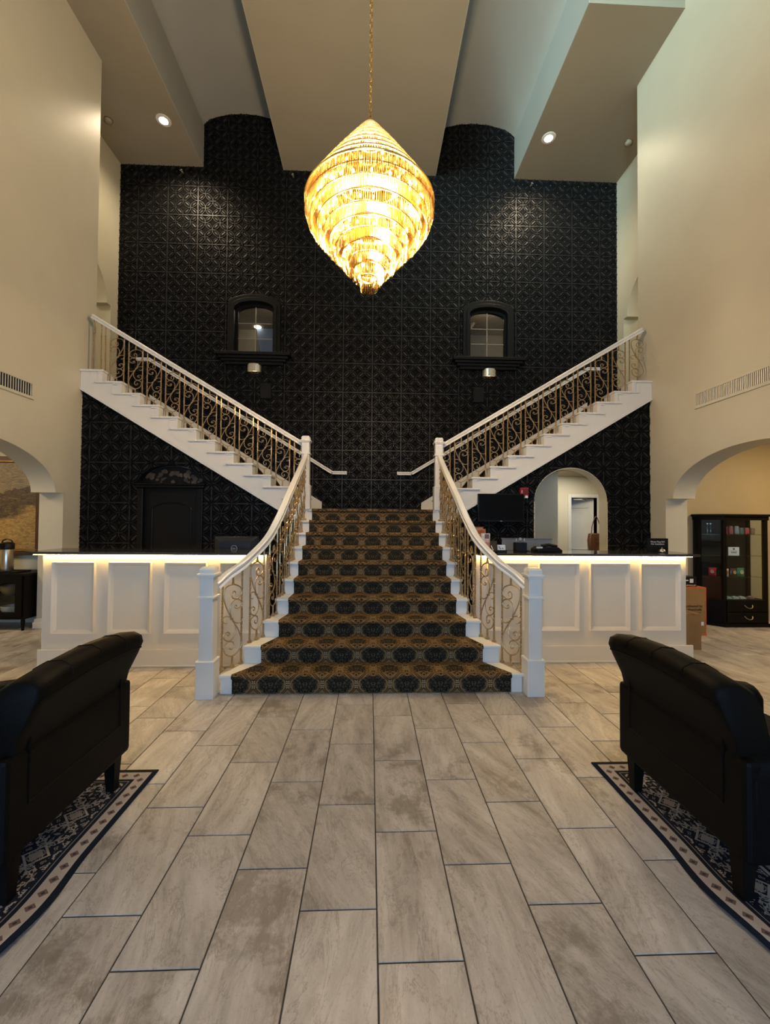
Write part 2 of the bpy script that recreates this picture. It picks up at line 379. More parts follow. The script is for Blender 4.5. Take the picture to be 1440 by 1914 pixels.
# ------------------------------------------------------------------ room dimensions (metres)
XL, XR = -4.35, 4.42            # inner faces of the side walls
XLR, XRR = -5.204, 5.257        # recess walls beside the stairs
YW = 8.60                       # face of the black wall
YU = 6.37                       # face of the black wall under the stairs
ZC = 8.87; ZT = 10.35           # soffits, top
SX = 0.035                      # stair axis
R_, T_ = 0.1718, 0.2852         # riser, tread of the main flight
Y0 = 3.7641
ZL = 10*R_                      # landing
TU = 0.28; D1 = 0.985           # upper flights: tread, first riser from the axis
ZU = ZL + 12*R_                 # upper floor
CH = [(-3.53, -1.86), (1.325, 3.035)]   # vaulted channels in the ceiling
ZS, ZA = 9.71, 10.03
def arch_pts(c, a, zs, b, n=20):
    return [(c - a*math.cos(PI*i/n), zs + b*math.sin(PI*i/n)) for i in range(n+1)]

# ------------------------------------------------------------------ floor
fl = MB().box(-8.2, 8.2, -4.0, 8.8, -0.2, -0.004).build('floor', GROUT)
struct(fl, 'stone-look porcelain tile floor with dark grout joints', 'floor')
tw, tl = 0.302, 0.607; bv = 0.002
tm = MB(); tm.box(-tw/2, tw/2, -tl/2, tl/2, -0.012, -bv)
tm.add([(-tw/2,-tl/2,-bv),(tw/2,-tl/2,-bv),(tw/2,tl/2,-bv),(-tw/2,tl/2,-bv),(-tw/2+bv,-tl/2+bv,0),(tw/2-bv,-tl/2+bv,0),(tw/2-bv,tl/2-bv,0),(-tw/2+bv,tl/2-bv,0)],
       [(4,5,6,7),(0,1,5,4),(1,2,6,5),(2,3,7,6),(3,0,4,7)])
tile_me = tm.mesh('tile', TILE)
def in_view(x, y):
    d = Vector((x, y, -1.558)); z = d.dot(_F)
    if z < 0.2: return False
    px = 720 + 773.4*d.dot(_R)/z; py = 957 - 773.4*d.dot(_U)/z
    return -10 < px < 1450 and py < 1935
tiles = []; rest = MB()
for c in range(-27, 26):
    x = 0.041 + (c + 0.5)*0.308
    base = 3.53 - 0.2045*((c+1) % 3)
    for m in range(-13, 9):
        y = base + 0.613*(m + 0.5)
        if not (-3.9 < y < 8.6 and -8.1 < x < 8.1): continue
        vis = any(in_view(x+a*tw/2, y+b*tl/2) for a in (-1,1) for b in (-1,1))
        hid = y > 6.7 or (abs(x-SX) < 0.95 and y > 4.1) or (4.9 < y and 1.2 < abs(x) < 3.4)
        if vis and not hid: tiles.append((math.hypot(x, y), x, y))
        else: rest.add([(x-tw/2,y-tl/2,0),(x+tw/2,y-tl/2,0),(x+tw/2,y+tl/2,0),(x-tw/2,y+tl/2,0)], [(0,1,2,3)])
tiles.sort()
for i, (d, x, y) in enumerate(tiles):
    if i < 300: put('tile', tile_me, fl, (x, y, 0))
    else: rest.add([(x-tw/2,y-tl/2,0),(x+tw/2,y-tl/2,0),(x+tw/2,y+tl/2,0),(x-tw/2,y+tl/2,0)], [(0,1,2,3)])
ro = rest.build('tile_field', TILE, fl); ro['kind'] = 'stuff'

# ------------------------------------------------------------------ side walls with their arches
AY, AA, AZ, AB = 4.64, 1.235, 1.905, 0.605      # arch: centre, half span, spring, rise
TH = 0.33; JW = 0.15                            # wall thickness, extra width below the spring
def side_wall(name, xin, s, label):
    st = [(-4.0, 0, ZT), (AY-AA-JW, 0, ZT), (AY-AA-JW, AZ, ZT)]
    st += [(y, z, ZT) for y, z in arch_pts(AY, AA, AZ, AB, 48)]
    st += [(AY+AA+JW, AZ, ZT), (AY+AA+JW, 0, ZT), (YU, 0, ZT), (YU, ZU, ZT), (6.64, ZU, ZT)]
    o = autosmooth(MB().strip(st, 'y', xin, xin + s*TH).build(name, WALL), 0.35)
    return struct(o, label, 'wall')
side_wall('wall_left', XL, -1, 'tall beige side wall with a low arch, on the painting side')
side_wall('wall_right', XR, 1, 'tall beige side wall with a low arch, on the display cabinet side')
def recess_wall(name, xin, s, label):
    c, a, zs = 7.5, 0.745, 5.79
    st = [(6.30, ZU, ZC+0.1), (c-a-0.12, ZU, ZC+0.1), (c-a-0.12, zs, ZC+0.1)] + [(y, z, ZC+0.1) for y, z in arch_pts(c, a, zs, 0.745, 32)]
    st += [(c+a+0.12, zs, ZC+0.1), (c+a+0.12, ZU, ZC+0.1), (8.66, ZU, ZC+0.1)]
    o = autosmooth(MB().strip(st, 'y', xin, xin + s*0.3).build(name, WALL), 0.35)
    return struct(o, label, 'wall')
recess_wall('wall_recess_left', XLR, -1, 'beige upstairs wall with an arched doorway, at the head of the stairs beside the wall with the louvred vent and painting arch')
recess_wall('wall_recess_right', XRR, 1, 'beige upstairs wall with an arched doorway, at the head of the stairs above the fire alarm side')
for nm, x0, x1, lab in (('wall_hall_left', -7.4, XLR-0.3, 'dim upstairs corridor shell seen through the arch, painting side'), ('wall_hall_right', XRR+0.3, 7.4, 'dim upstairs corridor shell seen through the arch, cabinet side')):
    b = MB(); b.box(x0, x1, 8.45, 8.65, ZU-0.3, 7.2); b.box(x0, x1, 6.1, 6.3, ZU-0.3, 7.2); b.box(x0, x1, 6.1, 8.65, 7.0, 7.2); b.box(x0, x1, 6.1, 8.65, ZU-0.3, ZU)
    xo = x0 if x0 < 0 else x1
    b.box(xo-0.1, xo+0.1, 6.1, 8.65, ZU-0.3, 7.2)
    struct(b.build(nm, WALL), lab, 'wall')
for nm, xa, xb, lab in (('floor_upper_left', XLR-0.05, SX-D1-11*TU, 'upper floor slab at the head of the stairs, painting side'), ('floor_upper_right', SX+D1+11*TU, XRR+0.05, 'upper floor slab at the head of the stairs, cabinet side')):
    sg_ = -1 if xa < 0 else 1; e1 = xb if sg_ < 0 else xa; e2 = xa if sg_ < 0 else xb
    struct(MB().poly_z([(e2, 6.42), (e1+sg_*0.02, 6.42), (e1+sg_*0.37, 8.58), (e2, 8.58)], ZU-0.28, ZU).build(nm, CARPET), lab, 'floor')

# rear wall with the glazed entrance
b = MB(); b.box(-4.7, -2.3, -4.2, -4.0, 0, ZT); b.box(2.3, 4.8, -4.2, -4.0, 0, ZT); b.box(-2.3, 2.3, -4.2, -4.0, 2.9, 6.4); b.box(-2.3, 2.3, -4.2, -4.0, 9.6, ZT)
struct(b.build('wall_rear', WALL), 'beige entrance wall behind the viewer with tall openings', 'wall')

# ------------------------------------------------------------------ ceiling: soffits and vaults
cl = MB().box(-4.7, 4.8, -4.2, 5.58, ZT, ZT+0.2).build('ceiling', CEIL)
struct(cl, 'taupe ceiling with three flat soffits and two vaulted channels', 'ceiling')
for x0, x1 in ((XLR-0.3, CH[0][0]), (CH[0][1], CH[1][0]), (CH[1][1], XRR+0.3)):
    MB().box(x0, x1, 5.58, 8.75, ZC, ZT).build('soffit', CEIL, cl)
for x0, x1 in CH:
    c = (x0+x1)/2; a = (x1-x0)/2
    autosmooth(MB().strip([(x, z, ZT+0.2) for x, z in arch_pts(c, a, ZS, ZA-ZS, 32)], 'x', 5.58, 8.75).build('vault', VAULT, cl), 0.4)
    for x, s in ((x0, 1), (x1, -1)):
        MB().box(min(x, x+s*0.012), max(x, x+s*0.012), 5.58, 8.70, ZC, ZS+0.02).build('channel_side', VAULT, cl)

# ------------------------------------------------------------------ black embossed wall panels
PP = 0.607; PC = PP/4
def panel_bm():
    b = MB()
    def q(x0, x1, z0, z1, y): b.add([(x0,y,z0),(x1,y,z0),(x1,y,z1),(x0,y,z1)], [(0,1,2,3)])
    q(0, PP, 0, PP, 0.0)
    w, h = 0.011, -0.012                                     # raised rim
    for (x0, x1, z0, z1) in ((0,PP,0,w),(0,PP,PP-w,PP),(0,w,w,PP-w),(PP-w,PP,w,PP-w)): b.box(x0, x1, h, 0.0, z0, z1)
    for i in range(4):
        for j in range(4):
            ox, oz = i*PC, j*PC; fl_ = (i+j) % 2
            def M(x, z):
                x, z = x*PC, z*PC
                if fl_: x = PC - x
                return ox+x, oz+z
            # two arcs of radius PC between opposite corners of the cell
            for cx, cz, a0 in ((1,0,PI), (0,1,0)):
                n = 6; inner = []; outer = []
                for k in range(n+1):
                    a = (PI - (PI/2)*k/n) if cx == 1 else (-PI/2 + (PI/2)*k/n)
                    for rr, L in ((0.975, inner), (1.025, outer)):
                        L.append(M(cx + rr*math.cos(a), cz + rr*math.sin(a)))
                hh = -0.012
                for k in range(n):
                    p = [inner[k], inner[k+1], outer[k+1], outer[k]]
                    V = [(x, hh, z) for x, z in p] + [(x, 0, z) for x, z in p]
                    b.add(V, [(0,1,2,3),(0,4,5,1),(3,2,6,7)])
            # leaf: a flat-topped blade
            n = 8; L = []; Rr = []; Li = []; Ri = []
            for k in range(n+1):
                t = 0.13 + 0.74*k/n; wv = 0.165*math.sin(PI*k/n); ti = 0.5 + (t-0.5)*0.86; wi = wv*0.72
                L.append(M(t-wv*0.707, t+wv*0.707)); Rr.append(M(t+wv*0.707, t-wv*0.707)); Li.append(M(ti-wi*0.707, ti+wi*0.707)); Ri.append(M(ti+wi*0.707, ti-wi*0.707))
            for k in range(n):
                for O_, I_ in ((L, Li), (Rr, Ri)):
                    b.add([(O_[k][0], 0, O_[k][1]), (O_[k+1][0], 0, O_[k+1][1]), (I_[k+1][0], -0.014, I_[k+1][1]), (I_[k][0], -0.014, I_[k][1])], [(0,1,2,3)])
                Mk = ((Li[k][0]+Ri[k][0])/2, -0.017, (Li[k][1]+Ri[k][1])/2); Mn = ((Li[k+1][0]+Ri[k+1][0])/2, -0.017, (Li[k+1][1]+Ri[k+1][1])/2)
                b.add([(Li[k][0], -0.014, Li[k][1]), (Li[k+1][0], -0.014, Li[k+1][1]), Mn, Mk], [(0,1,2,3)]); b.add([(Ri[k][0], -0.014, Ri[k][1]), (Ri[k+1][0], -0.014, Ri[k+1][1]), Mn, Mk], [(0,1,2,3)])
    for i in range(5):
        for j in range(5):
            if (i+j) % 2 and 0 < i < 4 and 0 < j < 4:
                x, z = i*PC, j*PC; r = 0.018
                b.add([(x-r,0,z),(x,0,z-r),(x+r,0,z),(x,0,z+r),(x,-0.010,z)], [(0,1,4),(1,2,4),(2,3,4),(3,0,4)])
    return b
pm = panel_bm()
panel_me = bpy.data.meshes.new('wall_panel'); panel_me.from_pydata(pm.v, [], pm.f)
# every face turned towards the room (-Y)
_bm = bmesh.new(); _bm.from_mesh(panel_me); _bm.normal_update()
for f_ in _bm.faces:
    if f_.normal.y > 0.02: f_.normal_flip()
    f_.material_index = 1 if all(abs(v_.co.y) < 1e-6 for v_ in f_.verts) else 0     # recess shade painted on the flat ground, satin relief
_bm.to_mesh(panel_me); _bm.free(); panel_me.materials.append(BLACKP); panel_me.materials.append(BLACKSHADE)
def rect_hole(x0, x1, z0, z1):
    return [[(1,0,x0)], [(-1,0,-x1)], [(-1,0,-x0),(1,0,x1),(0,1,z0)], [(-1,0,-x0),(1,0,x1),(0,-1,-z1)]]
def arch_hole(c, a, zs, b, n=28):
    P = arch_pts(c, a, zs, b, n); out = [[(1,0,c-a)], [(-1,0,-(c+a))]]
    for (xa, za), (xb, zb) in zip(P[:-1], P[1:]):
        nx, nz = (zb-za), -(xb-xa); L = math.hypot(nx, nz); nx /= L; nz /= L      # keep above the chord
        out.append([(-1,0,-xa), (1,0,xb), (nx, nz, nx*xa + nz*za)])
    return out
def clip_panel(x0, z0, pieces):
    """pieces: convex sets of half planes nx*x+nz*z<=d; returns None (nothing), 'full' or a mesh"""
    corners = [(x0,z0),(x0+PP,z0),(x0,z0+PP),(x0+PP,z0+PP)]
    out = None
    for pl in pieces:
        need = []; dead = False
        for nx, nz, d in pl:
            v = [nx*x + nz*z - d for x, z in corners]
            if min(v) >= -1e-4: dead = True; break
            if max(v) > 1e-4: need.append((nx, nz, d))
        if dead: continue
        if not need: return 'full'
        bm = bmesh.new(); bm.from_mesh(panel_me)
        for nx, nz, d in need:
            dl = d - nx*x0 - nz*z0
            bmesh.ops.bisect_plane(bm, geom=bm.verts[:]+bm.edges[:]+bm.faces[:], dist=1e-6, plane_co=(nx*dl, 0, nz*dl), plane_no=(nx, 0, nz), clear_outer=True)
            if not bm.faces: break
        if bm.faces:
            if out is None: out = bmesh.new()
            tmp = bpy.data.meshes.new('t'); bm.to_mesh(tmp); out.from_mesh(tmp); bpy.data.meshes.remove(tmp)
        bm.free()
    if out is None: return None
    me = bpy.data.meshes.new('wall_panel'); out.to_mesh(me); out.free(); me.materials.append(BLACKP); me.materials.append(BLACKSHADE); return me
def intersect(A, B): return [a + b for a in A for b in B]
def stair_line(x):        # nosing height of the upper flights at |x - axis|
    d = abs(x - SX); return ZL + R_*(1 + (d-D1)/TU)
def lay_panels(wall, y, cols, rows, pieces, skip=lambda x, z: False):
    for n in cols:
        for m in rows:
            x0 = 0.024 + 0.607*n; z0 = 2.397 + 0.606*m
            if skip(x0, z0): continue
            me = clip_panel(x0, z0, pieces)
            if me is None: continue
            put('wall_panel', panel_me if me == 'full' else me, wall, (x0, y, z0))
# back wall
WX = (-2.41, 2.45)
def top_at(x):
    for x0, x1 in CH:
        if x0 < x < x1: return True
    return False
st_lo = [(XLR-0.3, 1.0, 4.90), (XRR+0.3, 1.0, 4.90)]
st_hi = [(XLR-0.3, 4.90, ZC+0.02)]
for i, wx in enumerate(WX):
    st_hi += [(wx-0.40, 4.90, ZC+0.02)] + [(x, z, ZC+0.02) for x, z in arch_pts(wx, 0.40, 5.86, 0.16, 12)] + [(wx+0.40, 4.90, ZC+0.02)]
st_hi += [(XRR+0.3, 4.90, ZC+0.02)]
wb = MB().strip(st_lo, 'x', YW+0.005, YW+0.16)
wb.strip(st_hi, 'x', YW+0.005, YW+0.16)
for x0, x1 in CH: wb.box(x0-0.05, x1+0.05, YW+0.005, YW+0.16, ZC, ZT)
wall_back = struct(wb.build('wall_back', BLACKD), 'tall black feature wall of square embossed panels behind the stairs', 'wall')
regions = [[(-1,0,-XLR), (1,0,XRR), (0,1,ZC)]]
for x0, x1 in CH:
    P = arch_pts((x0+x1)/2, (x1-x0)/2, ZS, ZA-ZS, 20); pl = [(-1,0,-x0), (1,0,x1), (0,-1,-ZC)]
    for (xa, za), (xb, zb) in zip(P[:-1], P[1:]):
        nx, nz = -(zb-za), (xb-xa); L = math.hypot(nx, nz); pl.append((nx/L, nz/L, (nx*xa+nz*za)/L))
    regions.append(pl)
pieces = regions
for wx in WX: pieces = intersect(pieces, rect_hole(wx-0.41, wx+0.41, 4.86, 6.06))
lay_panels(wall_back, YW, range(-10, 10), range(-1, 14), pieces, lambda x, z: z + PP < min(stair_line(x), stair_line(x+PP)) - 0.15 and abs(x+PP/2-SX) > 1.2)

# wall under the upper flights
def slope_lo(d): return 1.695 + (d-1.40)*0.602        # lower edge of the stringers
def under_wall(name, s, hole_pts, hole, label):
    """s: side; hole_pts: stations of the opening from left to right"""
    xs = sorted([SX + s*4.385, SX + s*1.07])
    st = [(xs[0], 0, slope_lo(abs(xs[0]-SX)))] + hole_pts + [(xs[1], 0, slope_lo(abs(xs[1]-SX)))]
    o = MB().strip(st, 'x', YU+0.004, YU+0.18).build(name, BLACKD); struct(o, label, 'wall')
    # half plane below the sloping edge
    k = 0.602; n = math.hypot(k, 1)
    # z <= 1.695 + (|x-SX|-1.40)*k
    line = (-k*s/n, 1/n, (1.695 - 1.40*k - k*s*SX)/n)
    pieces = intersect([[(-1,0,-xs[0]), (1,0,xs[1]), line]], hole)
    lay_panels(o, YU, range(-8, 8), range(-3, 2), pieces, lambda x, z: z + PP < 0.9)
    return o
DC, DA, DZ, DBr = -3.015, 0.485, 2.085, 0.285        # black door: centre, half width, head, transom rise
hp = [(DC-DA, 0, slope_lo(abs(DC-DA-SX))), ] + [(x, z, slope_lo(abs(x-SX))) for x, z in arch_pts(DC, DA, DZ, DBr, 28)] + [(DC+DA, 0, slope_lo(abs(DC+DA-SX)))]
wall_ul = under_wall('wall_under_stairs_left', -1, hp, arch_hole(DC, DA, DZ, DBr), 'black embossed wall under the stairs with the black door')
GC, GA, GZ, GB = 3.14, 0.584, 1.86, 0.54             # open archway on the other side
hp = [(GC-GA, 0, slope_lo(abs(GC-GA-SX)))] + [(x, z, slope_lo(abs(x-SX))) for x, z in arch_pts(GC, GA, GZ, GB, 28)] + [(GC+GA, 0, slope_lo(abs(GC+GA-SX)))]
wall_ur = under_wall('wall_under_stairs_right', 1, hp, arch_hole(GC, GA, GZ, GB), 'black embossed wall under the stairs with the open archway')
MB().strip([(x, z-0.0, z+0.010) for x, z in arch_pts(GC, GA-0.006, GZ, GB-0.006, 28)], 'x', YU-0.018, YU+0.2).build('arch_lining', WALL, wall_ur)
for x in (GC-GA, GC+GA-0.012): MB().box(x, x+0.012, YU-0.018, YU+0.2, 0, GZ+0.01).build('jamb_lining', WALL, wall_ur)

# ------------------------------------------------------------------ main staircase
main = thing('main_staircase', 'wide flared central staircase with patterned carpet runner and white step ends', 'staircase', (0,0,0))
OH = [1.360, 1.240, 1.125, 1.068, 1.055, 1.052, 1.052, 1.052, 1.052, 1.052, 1.052]    # half widths at each riser
CW = [1.258, 1.075, 0.972, 0.930, 0.925, 0.924, 0.923, 0.923, 0.922, 0.922, 0.922]
SM = 0.042
for k in range(10):
    ya = Y0 + k*T_; yb = Y0 + (k+1)*T_ if k < 9 else YW-0.02
    oa, ob = OH[k], OH[k+1]
    poly = [(SM-oa, ya), (SM+oa, ya), (SM+ob, yb), (SM-ob, yb)]
    MB().poly_z(poly, 0 if k < 9 else 1.35, (k+1)*R_-0.028).build('step', WHITE, main)
    e = 0.024
    poly = [(SM-oa-0.01, ya-e), (SM+oa+0.01, ya-e), (SM+ob+0.012, yb), (SM-ob-0.012, yb)]
    MB().poly_z(poly, (k+1)*R_-0.028, (k+1)*R_).build('tread', WHITE, main, bevel=0.006)
cv = []; cuv = []; eps = 0.008
def c_add(y, z, half, v):
    n = 16
    for i in range(n+1):
        x = SM + half*(-1 + 2*i/n); cv.append((x, y, z)); cuv.append(((x - SM)/0.305, v))
for k in range(10):
    ya = Y0 + k*T_; yb = Y0 + (k+1)*T_ if k < 9 else YW-0.02; zt = (k+1)*R_; v0 = k*1.0 + 0.017*k
    c_add(ya-eps, k*R_+(0.003 if k == 0 else eps), CW[k], v0-0.21); c_add(ya-eps, zt-0.045, CW[k], v0+0.12); c_add(ya-0.026-eps, zt-0.03, CW[k], v0+0.16); c_add(ya-0.030-eps, zt-0.012, CW[k], v0+0.20); c_add(ya-0.018, zt+eps, CW[k], v0+0.25)
    if k < 9: c_add(yb-eps-0.002, zt+eps, CW[k+1], v0+0.80)
    else: c_add(yb-1.2, zt+eps, CW[k], v0+2.5); c_add(yb, zt+eps, CW[k], v0+5.1)
n1 = 17; rows = len(cv)//n1
cf = [(r*n1+i, r*n1+i+1, (r+1)*n1+i+1, (r+1)*n1+i) for r in range(rows-1) for i in range(n1-1)]
def carpet_obj(name, V, F, UVs, parent):
    me = bpy.data.meshes.new(name); me.from_pydata(V, [], F); ul = me.uv_layers.new(name='UVMap')
    for p in me.polygons:
        for li in p.loop_indices: ul.data[li].uv = UVs[me.loops[li].vertex_index]
    me.materials.append(CARPET); o = put(name, me, parent)
    so = o.modifiers.new('thick', 'SOLIDIFY'); so.thickness = 0.006; so.offset = -1
    return o
carpet_obj('carpet_runner', cv, cf, cuv, main)

# ------------------------------------------------------------------ upper flights
def upper_flight(s, label):
    root = thing('upper_staircase', label, 'staircase', (0,0,0), group='upper flights of the double staircase')
    X = lambda d: SX + s*d
    def bx(b, d0, d1, y0, y1, z0, z1): return b.box(min(X(d0),X(d1)), max(X(d0),X(d1)), y0, y1, z0, z1)
    DE = 4.383
    st = []
    for n in range(0, 12):
        d0 = D1 + TU*(n-1) if n else 1.0; d1 = D1 + TU*n if n < 12 else DE
        if n == 0: continue
        z = ZL + n*R_ - 0.03
        st += [(d0, slope_lo(d0), z), (d1, slope_lo(d1), z)]
    z = ZL + 12*R_ - 0.03
    st += [(D1+11*TU, slope_lo(D1+11*TU), z), (DE, slope_lo(DE), z)]
    st = [(X(d), lo, hi) for d, lo, hi in st]
    MB().strip(st, 'x', 6.318, 6.362).build('stringer', WHITE, root)
    tr = MB(); tr.strip([(X(1.0), slope_lo(1.0)-0.012, slope_lo(1.0)+0.026), (X(DE), slope_lo(DE)-0.012, slope_lo(DE)+0.026)], 'x', 6.300, 6.40); tr.build('soffit_trim', WHITE, root)
    SK = 0.158                     # the risers fan out towards the wall
    def shear(b):
        b.v = [(x + s*SK*max(0.0, y-6.36), y, z) for x, y, z in b.v]; return b
    CV = []; CUV = []; L = 0.0; pv = None
    def cadd(d, z):
        nonlocal L, pv
        if pv: L += math.hypot(d-pv[0], z-pv[1])
        pv = (d, z)
        for i in range(9):
            y = 6.60 + 1.86*i/8; CV.append((X(d + SK*(y-6.36)), y, z)); CUV.append((y/0.305, L/0.457))
    for n in range(1, 13):
        d0 = D1 + TU*(n-1); d1 = D1 + TU*n if n < 12 else DE; z = ZL + n*R_
        shear(bx(MB(), d0, d1+0.02, 6.36, 8.550, z-R_-0.12, z-0.03)).build('step', WHITE, root)
        c = bx(MB(), d0-0.026, d1 - (0.026 if n < 12 else 0), 6.286, 6.62, z-0.03, z)
        if n < 12: bx(c, d1-0.026, d1+0.105, 6.286, 6.318, z-0.03, z)
        c.build('tread_end', WHITE, root, bevel=0.006)
        bx(MB(), d0, d0+0.115 if n < 12 else d0+0.06, 6.300, 6.318, z-0.052, z-0.030).build('cove_moulding', WHITE, root)
        bx(MB(), d0-0.006, d0+0.052, 6.306, 6.60, z-R_, z-0.030).build('riser_end', WHITE, root)
        shear(bx(MB(), d0-0.026, d1, 6.62, 8.550, z-0.03, z-0.002)).build('tread', WHITE, root)
        cadd(d0-0.008, z-R_+0.008); cadd(d0-0.010, z-0.04); cadd(d0-0.034, z-0.022); cadd(d0-0.020, z+0.008); cadd(d1-0.010, z+0.008)
    n1 = 9; rows = len(CV)//n1
    F = [(r*n1+i, r*n1+i+1, (r+1)*n1+i+1, (r+1)*n1+i) for r in range(rows-1) for i in range(n1-1)]
    carpet_obj('carpet_runner', CV, F, CUV, root)
    k = R_/TU
    sk = [(X(1.03), ZL, 1.925), (X(4.55), ZL+0.3, 1.925+(4.55-1.03)*k)]
    MB().strip(sk, 'x', 8.555, 8.592).build('skirt_board', WHITE, root)
    return root
upper_flight(-1, 'upper white cut-string flight climbing above the black door')
upper_flight(1, 'upper white cut-string flight climbing above the open archway and television')

# ------------------------------------------------------------------ railings
def rail_top(d): return 2.752 + (d-1.07)*0.595
RAIL = [(-0.034,-0.066),(0.034,-0.066),(0.030,-0.050),(0.024,-0.044),(0.036,-0.026),(0.037,-0.010),(0.026,0.0),(-0.026,0.0),(-0.037,-0.010),(-0.036,-0.026),(-0.024,-0.044),(-0.030,-0.050)]
def baluster_mesh():
    b = MB(); N = 44; V = []; F = []; w = 0.0068
    zs = []; 
    for i in range(N+1): zs.append(i/N)
    a = 0.0; prevz = 0
    for i, z in enumerate(zs):
        tw = (0.22 < z < 0.42) or (0.58 < z < 0.78)
        if tw: a += (z-prevz)/0.20*4*PI*0.75
        prevz = z
        ww = w*1.15 if tw else w
        for k in range(4):
            t = a + PI/4 + k*PI/2; V.append((ww*1.414*math.cos(t), ww*1.414*math.sin(t), z))
    for i in range(N):
        for k in range(4):
            k2 = (k+1) % 4; F.append((i*4+k, i*4+k2, (i+1)*4+k2, (i+1)*4+k))
    b.add(V, F)
    b.frustum(0,0,0.0,0.018,0.017,0.017,0.015,0.015); b.frustum(0,0,0.018,0.034,0.013,0.013,0.008,0.008)
    return b.mesh('baluster', BRASS)
def plain_mesh():
    b = MB(); b.box(-0.0068,0.0068,-0.0068,0.0068,0,1); b.frustum(0,0,0.0,0.018,0.017,0.017,0.015,0.015); b.frustum(0,0,0.018,0.034,0.013,0.013,0.008,0.008)
    return b.mesh('baluster', BRASS)
def scroll_mesh(mir, H):
    """S-scroll panel 0.205 wide, 0.61 high, in the local XZ plane, with stems from 0 to H"""
    def C(pts):      # photo-like sketch units -> metres
        return [(mir*(x-620)*0.00096, 0, (815-y)*0.000762 + 0.40) for x, y in pts]
    b = MB()
    big = [(600,548),(590,515),(612,492),(634,520),(625,565),(580,582),(535,555),(522,510),(545,450),(622,415),(700,440),(722,520),(700,640),(630,800),(560,930),(520,1050),(530,1150),(615,1215),(690,1180),(716,1100),(690,1058),(655,1044),(615,1065),(606,1105),(625,1140),(652,1125),(645,1098)]
    inn = [(575,668),(595,648),(600,675),(575,692),(535,675),(522,630),(545,600),(585,586),(635,620),(652,690),(630,800),(592,880),(590,960),(620,1020),(660,1040),(705,1015),(718,970),(700,938),(668,940),(650,965),(668,980),(680,968)]
    l1 = [(545,808),(560,795),(568,815),(548,832),(520,822)]
    lc = [(556,802),(570,812),(558,832),(535,822),(524,795),(508,815),(520,850),(560,862),(600,840),(632,800)]
    rc = [(695,812),(682,818),(680,835),(705,835),(730,805),(722,770),(690,760),(655,775),(632,810)]
    for P, r in ((big, 0.0062), (inn, 0.0056), (lc[4:], 0.005), (rc[2:], 0.005)):
        path = crom(C(P), 4); n = len(path)
        b.tube(path, r, 5)
    # collars where the bars touch
    for x, y in ((580,583),(632,800),(655,1043)):
        p = C([(x,y)])[0]; b.box(p[0]-0.011, p[0]+0.011, -0.010, 0.010, p[2]-0.007, p[2]+0.007)
    zt = C([(622,415)])[0][2]; zb = C([(615,1215)])[0][2]
    b.box(-0.0068,0.0068,-0.0068,0.0068,0,zb+0.004); b.box(-0.0068,0.0068,-0.0068,0.0068,zt-0.004,H)
    b.box(-0.010,0.010,-0.010,0.010,zt-0.004,zt+0.014)
    b.frustum(0,0,0.0,0.016,0.017,0.017,0.015,0.015); b.frustum(0,0,0.016,0.028,0.013,0.013,0.008,0.008)
    return b.mesh('scroll_baluster', BRASS, smooth=False)
BAL = baluster_mesh(); PLB = plain_mesh(); HS = 0.80
SCR = {-1: scroll_mesh(1, HS), 1: scroll_mesh(-1, HS)}
def put_bal(me, parent, x, y, z0, z1, rz=0, h=1.0):
    o = put(me.name.split('.')[0], me, parent, (x, y, z0)); o.scale = (1, 1, (z1-z0)/h); o.rotation_euler = (0, 0, rz); return o
for s, lab in ((-1, 'sloping white handrail with brass scrollwork on the upper flight above the black door'), (1, 'sloping white handrail with brass scrollwork on the upper flight above the archway')):
    rl = thing('stair_railing', lab, 'railing', (0,0,0), group='railings of the upper flights')
    X = lambda d: SX + s*d
    yb = 6.395
    pts = [(X(1.06), yb, rail_top(1.06)), (X(2.7), yb, rail_top(2.7)), (X(4.26), yb, rail_top(4.26))]
    MB().sweep(pts, RAIL).build('handrail', WHITE, rl)
    for n in range(1, 13):
        z = ZL + n*R_; d0 = D1 + TU*(n-1)
        spots = [(d0+0.012, 'b'), (d0+0.117, 's'), (d0+0.222, 'b')]
        if n == 12: spots = [(d0+0.012, 'b'), (d0+0.075, 'b'), (d0+0.19, 'b')] if s < 0 else [(d0+0.012, 'b'), (d0+0.14, 's')]
        for d, kd in spots:
            if d < 1.09: continue
            zt = rail_top(d) - 0.05
            if kd == 's': put_bal(SCR[s], rl, X(d), yb, z, zt, 0, HS)
            else: put_bal(BAL, rl, X(d), yb, z, zt)
